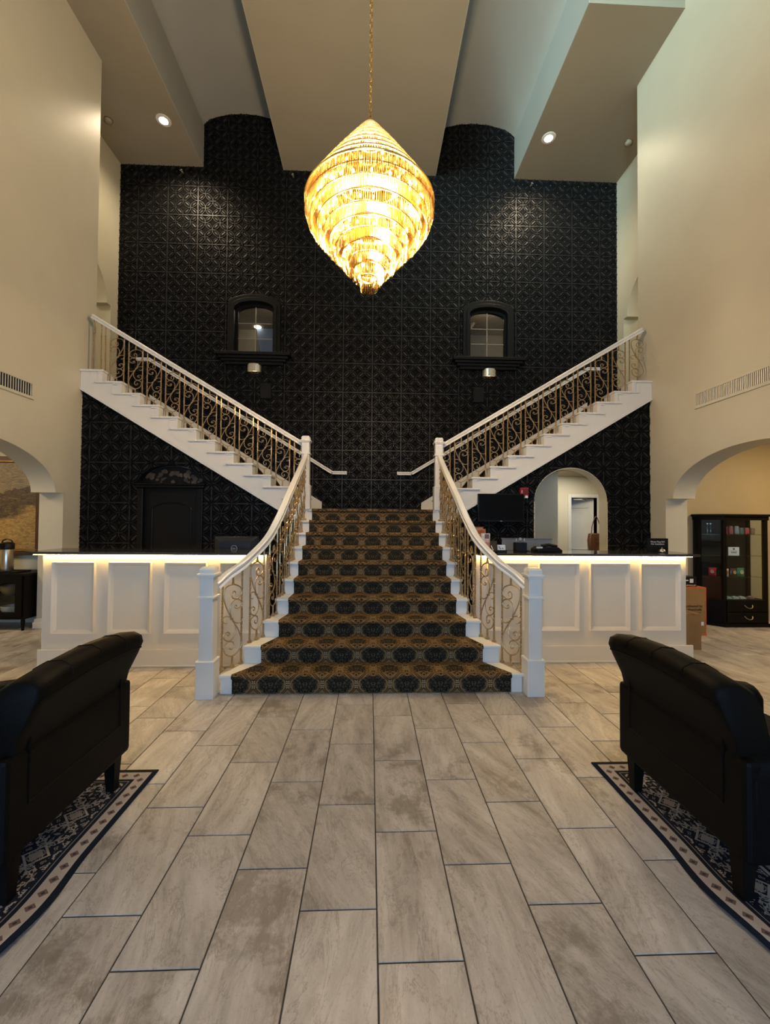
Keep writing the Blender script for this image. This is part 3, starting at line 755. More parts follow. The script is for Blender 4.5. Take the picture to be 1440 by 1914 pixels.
# main flight
PY = [3.79, 3.88, 3.95, 4.05, 4.143, 4.25, 4.35, 4.42, 4.52, 4.62, 4.80, 5.0, 6.30]
PD = [1.425, 1.385, 1.322, 1.256, 1.214, 1.168, 1.122, 1.098, 1.077, 1.060, 1.044, 1.036, 1.020]
RZ = [(3.76, 0.975), (3.86, 1.036), (3.97, 1.111), (4.10, 1.197), (4.265, 1.302), (4.40, 1.411), (4.57, 1.548), (4.76, 1.685), (5.0, 1.843), (5.35, 2.036), (5.75, 2.252), (6.08, 2.438), (6.38, 2.602)]
def rail_z(y): return interp(y, [a for a, _ in RZ], [b_ for _, b_ in RZ])
def newel(parent, x, y, z0, w, hs, base_h, ring, cap, top):
    nw = MB().box(x-w/2, x+w/2, y-w/2, y+w/2, z0+base_h-0.02, z0+cap).build('newel_post', WHITE, parent, bevel=0.004)
    bw = w*1.30
    MB().box(x-bw/2, x+bw/2, y-bw/2, y+bw/2, z0, z0+base_h).build('post_base', WHITE, nw, bevel=0.003)
    def ringm(z, ww, h): return MB().box(x-ww/2, x+ww/2, y-ww/2, y+ww/2, z0+z-h/2, z0+z+h/2)
    ringm(base_h+0.012, bw*1.06, 0.026).build('base_moulding', WHITE, nw, bevel=0.006)
    ringm(ring, w*1.28, 0.022).build('neck_moulding', WHITE, nw, bevel=0.006)
    m = ringm(cap-0.008, w*1.22, 0.016); m.box(x-w*0.69, x+w*0.69, y-w*0.69, y+w*0.69, z0+cap, z0+cap+0.022)
    m.build('cap_moulding', WHITE, nw, bevel=0.005)
    c = MB(); c.box(x-w*0.53, x+w*0.53, y-w*0.53, y+w*0.53, z0+cap+0.02, z0+top-0.02); c.frustum(x, y, z0+top-0.02, z0+top, w*0.53, w*0.53, w*0.40, w*0.40)
    c.build('cap', WHITE, nw, bevel=0.004)
for s, lab in ((-1, 'curved white handrail with brass balusters and newels, in front of the monitor counter'), (1, 'curved white handrail with brass balusters and newels, in front of the bell counter')):
    rl = thing('stair_railing', lab, 'railing', (0,0,0), group='curved railings of the main flight')
    X = lambda d: SM + s*d
    newel(rl, SX + s*1.452, 3.722, 0, 0.118, 0, 0.300, 0.872, 1.058, 1.135)
    newel(rl, SX + s*1.022, 6.362, ZL-0.0, 0.118, 0, 0.34, 0.845, 1.03, 1.118)
    path = [(X(interp(y, PY, PD)), y, rail_z(y)) for y in [3.775+0.0*i for i in range(1)] + [3.775 + (6.31-3.775)*i/40 for i in range(1, 41)]]
    path = crom([path[i] for i in range(0, 41, 2)], 3)
    sw = MB(); sw.sweep(path, RAIL); autosmooth(sw.build('handrail', WHITE, rl), 0.6)
    for k in range(9):
        ya = Y0 + k*T_; z = (k+1)*R_
        sp = [(ya+0.105, 'b'), (ya+0.187, 's'), (ya+0.272, 'b')] if k == 0 else [(ya+0.09, 'b'), (ya+0.185, 's'), (ya+0.280, 'b')]
        for i, (y, kd) in enumerate(sp):
            d = interp(y, PY, PD); x = X(d)
            d2 = interp(y+0.03, PY, PD); d0_ = interp(y-0.03, PY, PD)
            ang = math.atan2(0.06, s*(d2-d0_)) if abs(d2-d0_) > 1e-6 else PI/2
            zt = rail_z(y) - 0.05
            if kd == 's':
                o = put_bal(SCR[s], rl, x, y, z, zt, ang + (PI if s < 0 else 0), HS)
            else: put_bal(BAL, rl, x, y, z, zt, ang)
# rails fixed to the black wall
for s, lab in ((-1, 'white wall-mounted handrail on the black wall beside the flight over the black door'), (1, 'white wall-mounted handrail on the black wall beside the flight over the archway')):
    rl = thing('wall_handrail', lab, 'handrail', (0,0,0), group='handrails on the black wall')
    X = lambda d: SX + s*d
    y = 8.50
    MB().sweep([(X(0.515), y, 2.555), (X(0.81), y, 2.555)], RAIL).build('lower_return', WHITE, rl)
    MB().sweep([(X(0.80), y, 2.553), (X(2.5), y, 2.553+1.7*0.6065), (X(4.52), y, 2.553+3.72*0.6065)], RAIL).build('rail', WHITE, rl)
    MB().sweep([(X(4.51), y, 4.808), (X(4.78), y, 4.808)], RAIL).build('upper_return', WHITE, rl)
    for d in (1.3, 2.6, 4.0):
        z = 2.553 + (d-0.8)*0.6065 - 0.06
        MB().tube([(X(d), YW-0.01, z-0.06), (X(d), 8.53, z-0.06), (X(d), 8.50, z)], 0.008).build('bracket', BRASS, rl)

# ------------------------------------------------------------------ windows in the black wall
for i, (wx, lab) in enumerate(((-2.41, 'arched black-trimmed window in the black wall above the door-side flight'), (2.45, 'arched black-trimmed window in the black wall above the archway-side flight'))):
    w = thing('window_%d' % (i+1), lab, 'window', (wx, YW, 4.96)); w['kind'] = 'structure'
    def ring(ao, bo, ai, bi, zs_o, zs_i, z0, y0, y1, n=16):
        m = MB(); po = arch_pts(0, ao, zs_o, bo, n); pi_ = arch_pts(0, ai, zs_i, bi, n)
        po = [(-ao, z0)] + po + [(ao, z0)]; pi_ = [(-ai, z0)] + pi_ + [(ai, z0)]
        N = len(po)
        m.add([(x, y0, z) for x, z in po] + [(x, y0, z) for x, z in pi_] + [(x, y1, z) for x, z in po] + [(x, y1, z) for x, z in pi_],
              [f for k in range(N-1) for f in ((k, k+1, N+k+1, N+k), (2*N+k, 3*N+k, 3*N+k+1, 2*N+k+1), (k, 2*N+k, 2*N+k+1, k+1), (N+k, N+k+1, 3*N+k+1, 3*N+k))] + [(0, N, 3*N, 2*N), (N-1, 3*N-1, 4*N-1, 2*N-1)])
        return m
    ring(0.535, 0.205, 0.44, 0.165, 1.015, 0.955, 0, -0.11, 0.0).build('trim', BLACKD, w, bevel=0.012)
    ring(0.46, 0.172, 0.40, 0.15, 0.965, 0.915, 0, -0.135, 0.02).build('inner_trim', BLACKD, w, bevel=0.008)
    ring(0.40, 0.15, 0.358, 0.125, 0.915, 0.885, 0, 0.0, 0.05).build('sash', BLACKD, w)
    s_ = MB(); s_.box(-0.76, 0.76, -0.20, 0.0, -0.065, 0.0); s_.box(-0.71, 0.71, -0.165, 0.0, -0.12, -0.065); s_.box(-0.66, 0.66, -0.13, 0.0, -0.175, -0.12); s_.box(-0.60, 0.60, -0.10, 0.0, -0.235, -0.175)
    s_.build('sill', BLACKD, w, bevel=0.01)
    MUN = basic('muntin_bronze_%d' % i, (0.30, 0.25, 0.18), 0.5)
    MB().box(-0.008, 0.008, 0.02, 0.035, 0.03, 1.005).build('muntin', MUN, w)
    for z in (0.345, 0.665): MB().box(-0.36, 0.36, 0.02, 0.035, z-0.006, z+0.006).build('muntin', MUN, w)
    MB().box(-0.362, 0.362, 0.0, 0.05, 0.0, 0.03).build('bottom_rail', BLACKD, w)
    # six panes
    for xa, xb in ((-0.358, -0.008), (0.008, 0.358)):
        for za, zb in ((0.03, 0.339), (0.351, 0.659)):
            MB().box(xa, xb, 0.025, 0.030, za, zb).build('pane', GLASS, w)
        P = [(xa, 0.671)] + [(x, min(z, 1.0)) for x, z in arch_pts(0, 0.358, 0.885, 0.125, 16) if xa-1e-6 <= x <= xb+1e-6]
        P = [(xa, 0.671), (xb, 0.671)] + [(xb, 1.008 if xb < 0.1 else 0.885)] + sorted([(x, z) for x, z in arch_pts(0, 0.358, 0.885, 0.125, 16) if xa+1e-3 < x < xb-1e-3], reverse=True) + [(xa, 0.885 if xa < -0.1 else 1.008)]
        MB().poly_y(P, 0.025, 0.030).build('pane', GLASS, w)
    if i == 1: MB().box(-0.115, 0.105, 0.05, 0.07, 0.035, 0.075).build('notice', basic('pale_notice', (0.62, 0.58, 0.30), 0.6), w)
    # room behind the glass
    r = MB(); r.box(-1.3, 1.3, 2.4, 2.5, -0.9, 2.6); r.box(-1.4, -1.3, 0.17, 2.5, -0.9, 2.6); r.box(1.3, 1.4, 0.17, 2.5, -0.9, 2.6); r.box(-1.4, 1.4, 0.17, 2.5, 1.62, 1.9); r.box(-1.4, 1.4, 0.17, 2.5, -1.0, -0.9)
    rm = r.build('wall_window_room_%d' % (i+1), basic('window_room_paint_%d' % i, (0.30, 0.24, 0.17), 0.7)); rm.location = (wx, YW, 4.96)
    struct(rm, 'dim taupe room behind the window over the %s' % ('door-side flight' if i == 0 else 'archway-side flight'), 'wall')
    if i == 0:
        lp = MB().lathe([(0.085, 1.600), (0.085, 1.618)], -0.56, 2.22, 16).build('ceiling_lamp', SMALLLAMP); lp.location = (wx, YW, 4.96)
        tag(lp, 'small round lit ceiling lamp seen through the window above the door-side flight', 'lamp')
        pw = MB().poly_y([(-0.60, 1.60), (0.75, 1.60), (0.75, -0.85), (-0.22, -0.85)], 2.26, 2.38).build('wall_partition', basic('blue_grey_paint', (0.20, 0.25, 0.33), 0.6)); pw.location = (wx, YW, 4.96)
        struct(pw, 'blue-grey partition in the room behind the window', 'wall')
    else:
        for k, (p, q) in enumerate((((-0.9, 1.2, 0.0), (0.5, 1.9, 2.2)), ((-0.75, 0.6, 0.55), (-0.1, 0.8, 1.6)))):
            d = MB().tube([p, q], 0.05, 4).build('roof_brace', basic('pale_timber_%d' % k, (0.36, 0.30, 0.22), 0.6)); d.location = (wx, YW, 4.96)
            tag(d, ('long' if k == 0 else 'short') + ' sloping timber brace seen through the window over the archway-side flight', 'brace')
    point('window_room_light_%d' % (i+1), (wx+0.3, YW+0.9, 6.35), 7, (1.0, 0.80, 0.55), 0.08)
    # sconce below the sill
    cx = wx + (0.0 if i == 0 else 0.035)
    sc_ = thing('wall_sconce', 'small curved metal wall sconce under the window sill of the %s' % ('door-side window' if i == 0 else 'archway-side window'), 'sconce', (cx, YW, 4.665), group='sconces under the windows')
    m = MB(); n = 10; V = []
    for k in range(n+1):
        a = PI*k/n; V.append((-0.142*math.cos(a), -0.03-0.10*math.sin(a)))
    for k in range(n):
        (xa, ya), (xb, yb_) = V[k], V[k+1]
        m.poly_z([(xa, ya), (xb, yb_), (xb*0.96, yb_*0.93), (xa*0.96, ya*0.93)], -0.078, 0.078)
    m.build('shade', SATIN, sc_); MB().box(-0.14, 0.14, -0.03, 0.0, -0.06, 0.06).build('back_plate', STEEL, sc_)
    MB().lathe([(0.03, -0.05), (0.03, 0.05)], 0, -0.065, 12).build('lamp', emit('sconce_lamp_%d' % i, (1.0, 0.8, 0.5), 3), sc_)
    sp = thing('wall_speaker', 'small flat black speaker on the black wall below the %s' % ('door-side sconce' if i == 0 else 'archway-side sconce'), 'speaker', ((-2.17 if i == 0 else 2.26), YW, 4.205), group='speakers on the black wall')
    MB().box(-0.112, 0.112, -0.05, 0, -0.165, 0.165).build('case', BLACKD, sp, bevel=0.008); MB().box(-0.10, 0.10, -0.056, -0.05, -0.15, 0.15).build('grille', BLKPLAS, sp)

# ------------------------------------------------------------------ ceiling fittings
for x, y, lab in ((-3.851, 7.603, 'lit recessed downlight in the soffit on the door side'), (3.347, 7.632, 'lit recessed downlight in the soffit on the archway side')):
    d = thing('downlight', lab, 'downlight', (x, y, ZC), group='recessed downlights')
    MB().lathe([(0.075, -0.012), (0.125, -0.006), (0.13, 0.0)], 0, 0, 24, cap=False).build('trim_ring', WHITE, d)
    MB().lathe([(0.078, -0.010), (0.078, -0.004)], 0, 0, 20).build('lamp', LAMP, d)
    l = bpy.data.lights.new('downlight_beam', 'SPOT'); l.energy = 150; l.color = (1.0, 0.80, 0.55); l.spot_size = 2.5; l.spot_blend = 0.8; l.shadow_soft_size = 0.06
    o = bpy.data.objects.new('downlight_beam', l); COL.objects.link(o); o.parent = d; o.location = (0, 0, -0.05); o.rotation_euler = (0.22, 0, 0)
for x, y, lab in ((-4.861, 7.638, 'small smoke detector on the soffit at the painting side'), (4.914, 7.651, 'small smoke detector on the soffit at the cabinet side')):
    d = thing('smoke_detector', lab, 'detector', (x, y, ZC), group='smoke detectors')
    MB().lathe([(0.03, -0.06), (0.055, -0.05), (0.065, -0.025), (0.07, 0.0)], 0, 0, 18).build('housing', CEIL, d, smooth=True); MB().lathe([(0.072, -0.012), (0.075, 0.0)], 0, 0, 18).build('base_ring', BRASSD, d)
for x, lab in ((-3.93, 'tiny sprinkler head near the top of the black wall, leftmost of three'), (-1.66, 'tiny sprinkler head near the top of the black wall, middle of three'), (3.37, 'tiny sprinkler head near the top of the black wall, rightmost of three')):
    d = thing('sprinkler_head', lab, 'sprinkler', (x, YW-0.01, 8.72), group='sprinklers on the black wall')
    MB().tube([(0, 0, 0), (0, -0.09, 0)], 0.014, 8).build('pipe', SATIN, d); MB().box(-0.025, 0.025, -0.11, -0.085, -0.03, -0.02).build('deflector', SATIN, d); MB().tube([(0, -0.06, 0.03), (0, -0.10, 0.0), (0, -0.06, -0.03)], 0.006).build('yoke', SATIN, d)

# louvred vents high on the side walls
def vent(name, x, s, y0, y1, z0, z1, n, label, dark):
    v = thing(name, label, 'vent', (x, (y0+y1)/2, z0))
    L = (y1-y0)/2; h = z1-z0; t = 0.035
    b = MB()
    for (ya, yb, za, zb) in ((-L, L, 0, t), (-L, L, h-t, h), (-L, -L+t, t, h-t), (L-t, L, t, h-t)):
        b.box(min(0, s*0.02), max(0, s*0.02), ya, yb, za, zb)
    b.build('frame', WALL, v)
    MB().box(min(0, s*0.003), max(0, s*0.003), -L+t, L-t, t, h-t).build('back', INK if dark else basic('shadowed_duct', (0.16, 0.13, 0.09), 0.7), v)
    sm = MB().box(-0.004, 0.004, -0.005, 0.005, 0, h-2*t).mesh('slat', WALL)
    for i in range(n):
        o = put('slat', sm, v, (s*0.010, -L+t+(2*L-2*t)*(i+0.5)/n, t)); o.rotation_euler = (0, 0, s*0.6 if dark else -s*0.5)
vent('wall_vent', XL, 1, 3.2, 5.46, 3.07, 3.30, 60, 'beige louvred air vent on the painting-side wall with dark gaps', True)
vent('wall_vent', XR, -1, 3.2, 5.45, 3.10, 3.33, 90, 'long beige louvred air vent on the cabinet-side wall with closed slats', False)

# ------------------------------------------------------------------ chandelier
CX, CY = -0.03, 4.30
ch = thing('chandelier', 'huge golden crystal chandelier shaped like a spinning top, lit', 'chandelier', (-0.0244, 3.5, 3.489)); ch.scale = (0.814, 0.814, 0.814)
B0 = 3.93
def circ(r, z, n=48): return [(r*math.cos(2*PI*k/n), r*math.sin(2*PI*k/n), z-B0) for k in range(n)]
def crystal(b, p, q, r):
    p = Vector(p); q = Vector(q); d = (q-p); u = Vector((-p.y, p.x, 0)); 
    if u.length < 1e-5: u = Vector((1,0,0))
    u.normalize(); w = d.normalized().cross(u)
    m1 = p + d*0.12; m2 = p + d*0.85
    V = [p] + [m1 + (u*math.cos(a)+w*math.sin(a))*r for a in (0, PI/2, PI, 3*PI/2)] + [m2 + (u*math.cos(a)+w*math.sin(a))*r for a in (0, PI/2, PI, 3*PI/2)] + [q]
    F = [(0,1,2),(0,2,3),(0,3,4),(0,4,1)] + [(1+i, 1+(i+1)%4, 5+(i+1)%4, 5+i) for i in range(4)] + [(9,6,5),(9,7,6),(9,8,7),(9,5,8)]
    b.add(V, F)
strands = MB()
# upper cone: closely spaced gold rings joined by short crystals
TOPR = [(0.070, 5.72), (0.115, 5.665), (0.165, 5.595), (0.225, 5.515), (0.29, 5.425), (0.36, 5.325), (0.43, 5.225), (0.50, 5.12), (0.575, 5.01), (0.645, 4.90)]
for i, (r, z) in enumerate(TOPR):
    MB().tube(circ(r, z, 40 if r < .3 else 64), 0.008 if r < 0.6 else 0.012, 5, closed=True).build('ring', BRASSD, ch)
    if i < len(TOPR)-1:
        r2, z2 = TOPR[i+1]; n = int(2*PI*r2/0.024)
        for k in range(n):
            a = 2*PI*(k + 0.5*(i % 2))/n; j = random.uniform(-.004, .004)
            strands_p = (r*math.cos(a), r*math.sin(a), z-B0-0.004); q = (r2*math.cos(a), r2*math.sin(a), z2-B0+0.004+j)
            crystal(strands, strands_p, q, 0.0072)
# lower body: stepped tiers of hanging crystals
TIERS = [(0.655, 4.89, 0.15), (0.672, 4.87, 0.14), (0.648, 4.79, 0.135), (0.605, 4.71, 0.135), (0.54, 4.63, 0.135), (0.475, 4.555, 0.135), (0.408, 4.48, 0.135), (0.343, 4.405, 0.135), (0.278, 4.33, 0.135), (0.212, 4.255, 0.13), (0.150, 4.185, 0.125), (0.085, 4.09, 0.14)]
for i, (r, z, h) in enumerate(TIERS):
    MB().tube(circ(r, z, 64 if r > .3 else 32), 0.008, 5, closed=True).build('ring', GOLD, ch)
    rin = TIERS[i+1][0]-0.08 if i < len(TIERS)-1 else 0.0
    rin = max(0.0, min(rin, r-0.10))
    if i in (3, 5, 7, 9):
        MB().lathe([(max(rin, 0.01), z-B0+0.004), (r, z-B0+0.004), (r, z-B0+0.009), (max(rin, 0.01), z-B0+0.009)], 0, 0, 48, cap=False).build('plate', GOLD, ch)
    for row, rr in enumerate((r, r-0.035)):
        if rr < 0.02 or (row and i % 2 and i > 1): continue
        n = int(2*PI*rr/0.021)
        for k in range(n):
            if i == 0 and row == 0: continue
            a = 2*PI*(k+0.5*row)/n; hh = h*random.uniform(0.92, 1.06) - row*0.015
            crystal(strands, (rr*math.cos(a), rr*math.sin(a), z-B0), (rr*math.cos(a)*0.995, rr*math.sin(a)*0.995, z-B0-hh), 0.0064)
st_o = strands.build('crystal_strands', CRYSTAL, ch); st_o['kind'] = 'stuff'
cb = MB(); crystal(cb, (0, 0, 0), (0, 0, -0.155), 0.0095); cm = cb.mesh('crystal', CRYSTAL)
r, z, h = TIERS[0]
for k in range(120):
    a = 2*PI*k/120; o = put('crystal', cm, ch, (r*math.cos(a), r*math.sin(a), z-B0)); o.rotation_euler = (0, 0, a)
# bulbs
bb = MB().lathe([(0.004, -0.02), (0.012, -0.01), (0.014, 0.0), (0.010, 0.012), (0.003, 0.022)], 0, 0, 8).mesh('bulb', BULB, True)
nb = 0
for (r, z, n) in ((0.60, 4.74, 20), (0.52, 4.62, 16), (0.40, 4.46, 12), (0.27, 4.31, 10), (0.14, 4.16, 6), (0.30, 5.20, 10), (0.44, 5.00, 14), (0.56, 4.86, 18)):
    for k in range(n):
        a = 2*PI*(k + random.random()*0.3)/n; put('bulb', bb, ch, (r*math.cos(a), r*math.sin(a), z-B0))
    rl_ = r*0.52
    nl = 3 if r > .3 else 1
    pw_ = 30 if z > 4.95 else 80
    for k in range(nl):
        a = 2*PI*k/nl + z*3
        point('bulb_light', (rl_*math.cos(a), rl_*math.sin(a), z-B0), pw_, WARM, 0.05, ch)
MB().lathe([(0.065, 5.72-B0), (0.06, 5.75-B0), (0.035, 5.775-B0), (0.02, 5.80-B0), (0.012, 5.83-B0)], 0, 0, 20).build('crown_cap', GOLD, ch, smooth=True)
lk = []
for k in range(16):
    a = 2*PI*k/16; lk.append((0.017*math.cos(a), 0, 0.034*math.sin(a)))
lme = MB().tube(lk, 0.0052, 6, closed=True).mesh('chain_link', GOLD, True)
zc = 5.86; i = 0
while zc < 12.26:
    o = put('chain_link', lme, ch, (0, 0, zc-B0)); o.rotation_euler = (0, 0, 0.5 + (i % 2)*PI/2); zc += 0.054; i += 1
MB().lathe([(0.03, 12.26-B0), (0.09, 12.31-B0), (0.10, 12.358-B0)], 0, 0, 20).build('ceiling_rose', GOLD, ch)

# ------------------------------------------------------------------ reception counters
def counter(s, yf, xa, xb, frames, label, lt):
    c = thing('reception_counter', label, 'counter', ((xa+xb)/2, yf, 0), group='reception counters')
    ox = (xa+xb)/2
    MB().box(xa-ox, xb-ox, 0, 0.16, 0, 1.165).build('front_panel', CREAM, c)
    MB().box(xa-ox-0.03 if s < 0 else xa-ox, xb-ox+0.07 if s > 0 else xb-ox, -0.018, 0.0, 0, 0.185).build('baseboard', CREAM, c, bevel=0.006)
    MB().box(xa-ox-0.03 if s < 0 else xa-ox, xb-ox+0.07 if s > 0 else xb-ox, -0.034, -0.018, 0, 0.022).build('shoe_moulding', CREAM, c, bevel=0.006)
    for fx0, fx1 in frames:
        f = MB(); z0, z1, t = 0.345, 1.100, 0.045
        a, b_ = fx0-ox, fx1-ox
        def mould(p):      # mitred moulding: outer flat then bevel to inner
            (x0, z0_), (x1, z1_), (x2, z2_), (x3, z3_) = p
            f.add([(x0,0,z0_),(x1,0,z1_),(x2,0,z2_),(x3,0,z3_), (x0*.85+x3*.15,-0.030,z0_*.85+z3_*.15),(x1*.85+x2*.15,-0.030,z1_*.85+z2_*.15),(x2*.6+x1*.4,-0.018,z2_*.6+z1_*.4),(x3*.6+x0*.4,-0.018,z3_*.6+z0_*.4)],
                  [(0,1,5,4),(4,5,6,7),(7,6,2,3),(0,4,7,3),(1,2,6,5)])
        O = [(a,z0),(b_,z0),(b_,z1),(a,z1)]; I = [(a+t,z0+t),(b_-t,z0+t),(b_-t,z1-t),(a+t,z1-t)]
        for k in range(4): mould([O[k], O[(k+1)%4], I[(k+1)%4], I[k]])
        f.build('panel_moulding', CREAM, c)
    MB().box(xa-ox, xb-ox, 0.16, 0.75, 0.70, 0.74).build('desk_shelf', BLKWOOD, c)
    t = thing('countertop', lt, 'countertop', (ox, yf, 1.178), group='dark counter tops')
    tx0, tx1 = (-3.55 if s < 0 else xa), (xb if s < 0 else 3.672)
    MB().box(tx0-ox, tx1-ox, -0.085, 0.46, 0, 0.028).build('slab', STONE, t, bevel=0.004)
    MB().box((tx0+0.05 if s < 0 else tx0)-ox, (tx1 if s < 0 else tx1-0.05)-ox, -0.028, -0.011, -0.007, 0.0).build('led_strip', LED, t)
    return c
LF = [(-3.313+0.577*k, -3.313+0.577*k+0.442) for k in range(4)]
counter(-1, 4.47, -3.417, -1.10, LF, 'cream panelled reception counter holding the monitor', 'dark stone counter top with glowing strip under the monitor')
RF = [(3.489-0.577*k-0.46, 3.489-0.577*k) for k in range(4)]
counter(1, 4.55, 1.18, 3.566, RF, 'cream panelled reception counter holding the bell', 'dark stone counter top with glowing strip under the bell')

# ------------------------------------------------------------------ things on and behind the counters
mo = thing('monitor', 'black computer monitor seen from behind on the counter', 'monitor', (-1.60, 5.0, 0.742))
MB().poly_y([(-0.262, 0.28), (0.262, 0.28), (0.262, 0.60), (0.255, 0.612), (-0.255, 0.612), (-0.262, 0.60)], 0.03, 0.055).build('screen_bezel', BLKPLAS, mo)
sh = MB(); sh.frustum(0, 0, 0, 0.045, 0.255, 0.16, 0.18, 0.10); shell = sh.build('back_shell', basic('dark_blue_black_plastic', (0.012, 0.014, 0.020), 0.3), mo, bevel=0.008)
shell.rotation_euler = (PI/2, 0, 0); shell.location = (0, 0.03, 0.448)
MB().box(-0.03, 0.03, 0.02, 0.07, 0.01, 0.42).build('stand', BLKPLAS, mo); MB().box(-0.13, 0.13, -0.04, 0.14, 0, 0.012).build('foot', BLKPLAS, mo)
lg = MB().tube([(0.034*math.cos(2*PI*k/24), 0, 0.034*math.sin(2*PI*k/24)) for k in range(24)], 0.0032, 5, closed=True).build('logo_ring', SATIN, mo); lg.location = (-0.01, -0.018, 0.468)
text('logo_text', 'DELL', 0.021, SATIN, mo, (-0.01, -0.0195, 0.468))

CT = 1.2063
tv = thing('television', 'black flat television mounted under the stairs beside the fire alarm', 'television', (1.985, 6.19, 1.76))
MB().box(-0.352, 0.352, 0, 0.05, -0.212, 0.212).build('case', BLKPLAS, tv, bevel=0.005); MB().box(-0.34, 0.34, -0.003, 0, -0.190, 0.200).build('screen', basic('black_screen', (0.002, 0.002, 0.0022), 0.3, spec=0.12), tv)
MB().box(-0.015, 0.015, -0.006, 0.0, -0.206, -0.199).build('logo', SATIN, tv); MB().box(-0.12, 0.12, 0.05, 0.18, -0.1, 0.1).build('wall_bracket', BLKPLAS, tv)
fa = thing('fire_alarm', 'small red fire alarm with white strobe on the black wall beside the archway', 'alarm', (2.39, YU-0.012, 2.0))
MB().box(-0.064, 0.064, -0.05, 0, -0.05, 0.08).build('body', RED, fa, bevel=0.006); MB().box(-0.022, 0.05, -0.062, -0.05, -0.012, 0.06).build('horn', basic('dark_red_grille', (0.14, 0.01, 0.012), 0.5), fa); MB().box(0.008, 0.048, -0.066, 0, -0.085, -0.045).build('strobe', PAPER, fa, bevel=0.005)
text('lettering', 'FIRE', 0.026, PAPER, fa, (-0.043, -0.0508, 0.015), (PI/2, PI/2, 0))

bh = thing('brochure_holder', 'tiered dark holder for leaflets on the bell counter beside the handrail', 'holder', (1.30, 4.80, CT), -0.35)
for k in range(3): MB().add([(-0.10,-0.10+0.06*k,0.0),(0.10,-0.10+0.06*k,0.0),(0.10,-0.10+0.06*k+0.02,0.055+0.05*k),(-0.10,-0.10+0.06*k+0.02,0.055+0.05*k),(-0.10,-0.092+0.06*k,0.0),(0.10,-0.092+0.06*k,0.0),(0.10,-0.092+0.06*k+0.02,0.055+0.05*k),(-0.10,-0.092+0.06*k+0.02,0.055+0.05*k)],[(0,1,2,3),(7,6,5,4),(0,4,5,1),(2,6,7,3),(0,3,7,4),(1,5,6,2)]).build('pocket', BLKPLAS, bh)
MB().box(-0.10, 0.10, -0.10, 0.10, 0, 0.006).build('base', BLKPLAS, bh)
def leaflet(dx, dy, z0, h, cols, label):
    a = -0.35
    lf = thing('leaflet', label, 'leaflet', (1.30 + dx*math.cos(a)-dy*math.sin(a), 4.80 + dx*math.sin(a)+dy*math.cos(a), CT+z0), a, 'leaflets in the counter holder')
    p = MB().add([(-0.05,0,0),(0.05,0,0),(0.05,0.07,h),(-0.05,0.07,h),(-0.05,0.004,0),(0.05,0.004,0),(0.05,0.074,h),(-0.05,0.074,h)],[(0,1,2,3),(7,6,5,4),(0,4,5,1),(2,6,7,3),(0,3,7,4),(1,5,6,2)])
    p.build('cover', basic('leaflet_'+label[:6], cols[0], 0.4, var=0.4, scale=18), lf)
    for (x0, x1, t0, t1), c in cols[1]:
        q = MB().add([(x0,0.07*t0-0.0015,h*t0),(x1,0.07*t0-0.0015,h*t0),(x1,0.07*t1-0.0015,h*t1),(x0,0.07*t1-0.0015,h*t1)],[(0,1,2,3)])
        q.build('picture', basic('leaflet_print', c, 0.4, var=0.3, scale=30), lf)
leaflet(0.055, -0.082, 0.008, 0.20, ((0.50, 0.48, 0.50), (((-0.05,0.05,0.12,0.5),(0.42,0.20,0.15)), ((-0.01,0.04,0.7,0.95),(0.10,0.06,0.06)), ((-0.05,0.05,0.5,0.68),(0.50,0.36,0.32)))), 'pale leaflet with skin-toned picture, frontmost in the counter holder')
leaflet(0.0, -0.022, 0.010, 0.245, ((0.42, 0.16, 0.03), (((-0.04,0.04,0.78,0.95),(0.30,0.05,0.01)),)), 'orange leaflet in the middle of the counter holder')
leaflet(-0.03, 0.038, 0.012, 0.27, ((0.22, 0.045, 0.03), (((-0.04,0.04,0.8,0.96),(0.40,0.22,0.12)),)), 'dark red leaflet at the back of the counter holder')
cc = thing('card_holder', 'small black stand with white business cards on the bell counter', 'card holder', (1.50, 4.66, CT))
MB().box(-0.055, 0.055, -0.02, 0.03, 0, 0.022).build('tray', BLKPLAS, cc)
cd = MB().box(-0.046, 0.046, 0, 0.014, 0, 0.062).build('cards', PAPER, cc); cd.location = (0, 0.0, 0.022); cd.rotation_euler = (-0.3, 0, 0)
for x, z in ((-0.02, 0.035), (0.012, 0.02), (-0.015, 0.018)): 
    q = MB().box(-0.007, 0.007, -0.001, 0, -0.005, 0.005).build('print', INK, cd); q.location = (x, 0, z)
fo = thing('card_terminal', 'black card terminal leaning on the bell counter beside the leaflets', 'card terminal', (1.395, 4.62, CT+0.012), -0.3)
k_ = MB().box(-0.04, 0.04, 0, 0.025, 0, 0.13).build('body', BLKPLAS, fo, bevel=0.006); k_.rotation_euler = (-0.5, 0, 0)
k2 = MB().box(-0.004, 0.004, -0.004, 0, 0.01, 0.075).build('stylus', PAPER, fo); k2.rotation_euler = (-0.5, -0.4, 0)
pc = thing('pen_cup', 'black mesh pen cup on the bell counter', 'pen cup', (1.745, 4.75, CT))
pcm = MB(); 
for (a, b_, c_, d_) in ((-.062,.062,-.05,-.046),(-.062,.062,.046,.05),(-.062,-.058,-.046,.046),(.058,.062,-.046,.046)): pcm.box(a, b_, c_, d_, 0, 0.105)
pcm.box(-.062,.062,-.05,.05,0,0.004); pcm.build('cup', BLKPLAS, pc); MB().box(-0.002, 0.002, -0.046, 0.046, 0.004, 0.1).build('divider', BLKPLAS, pc)
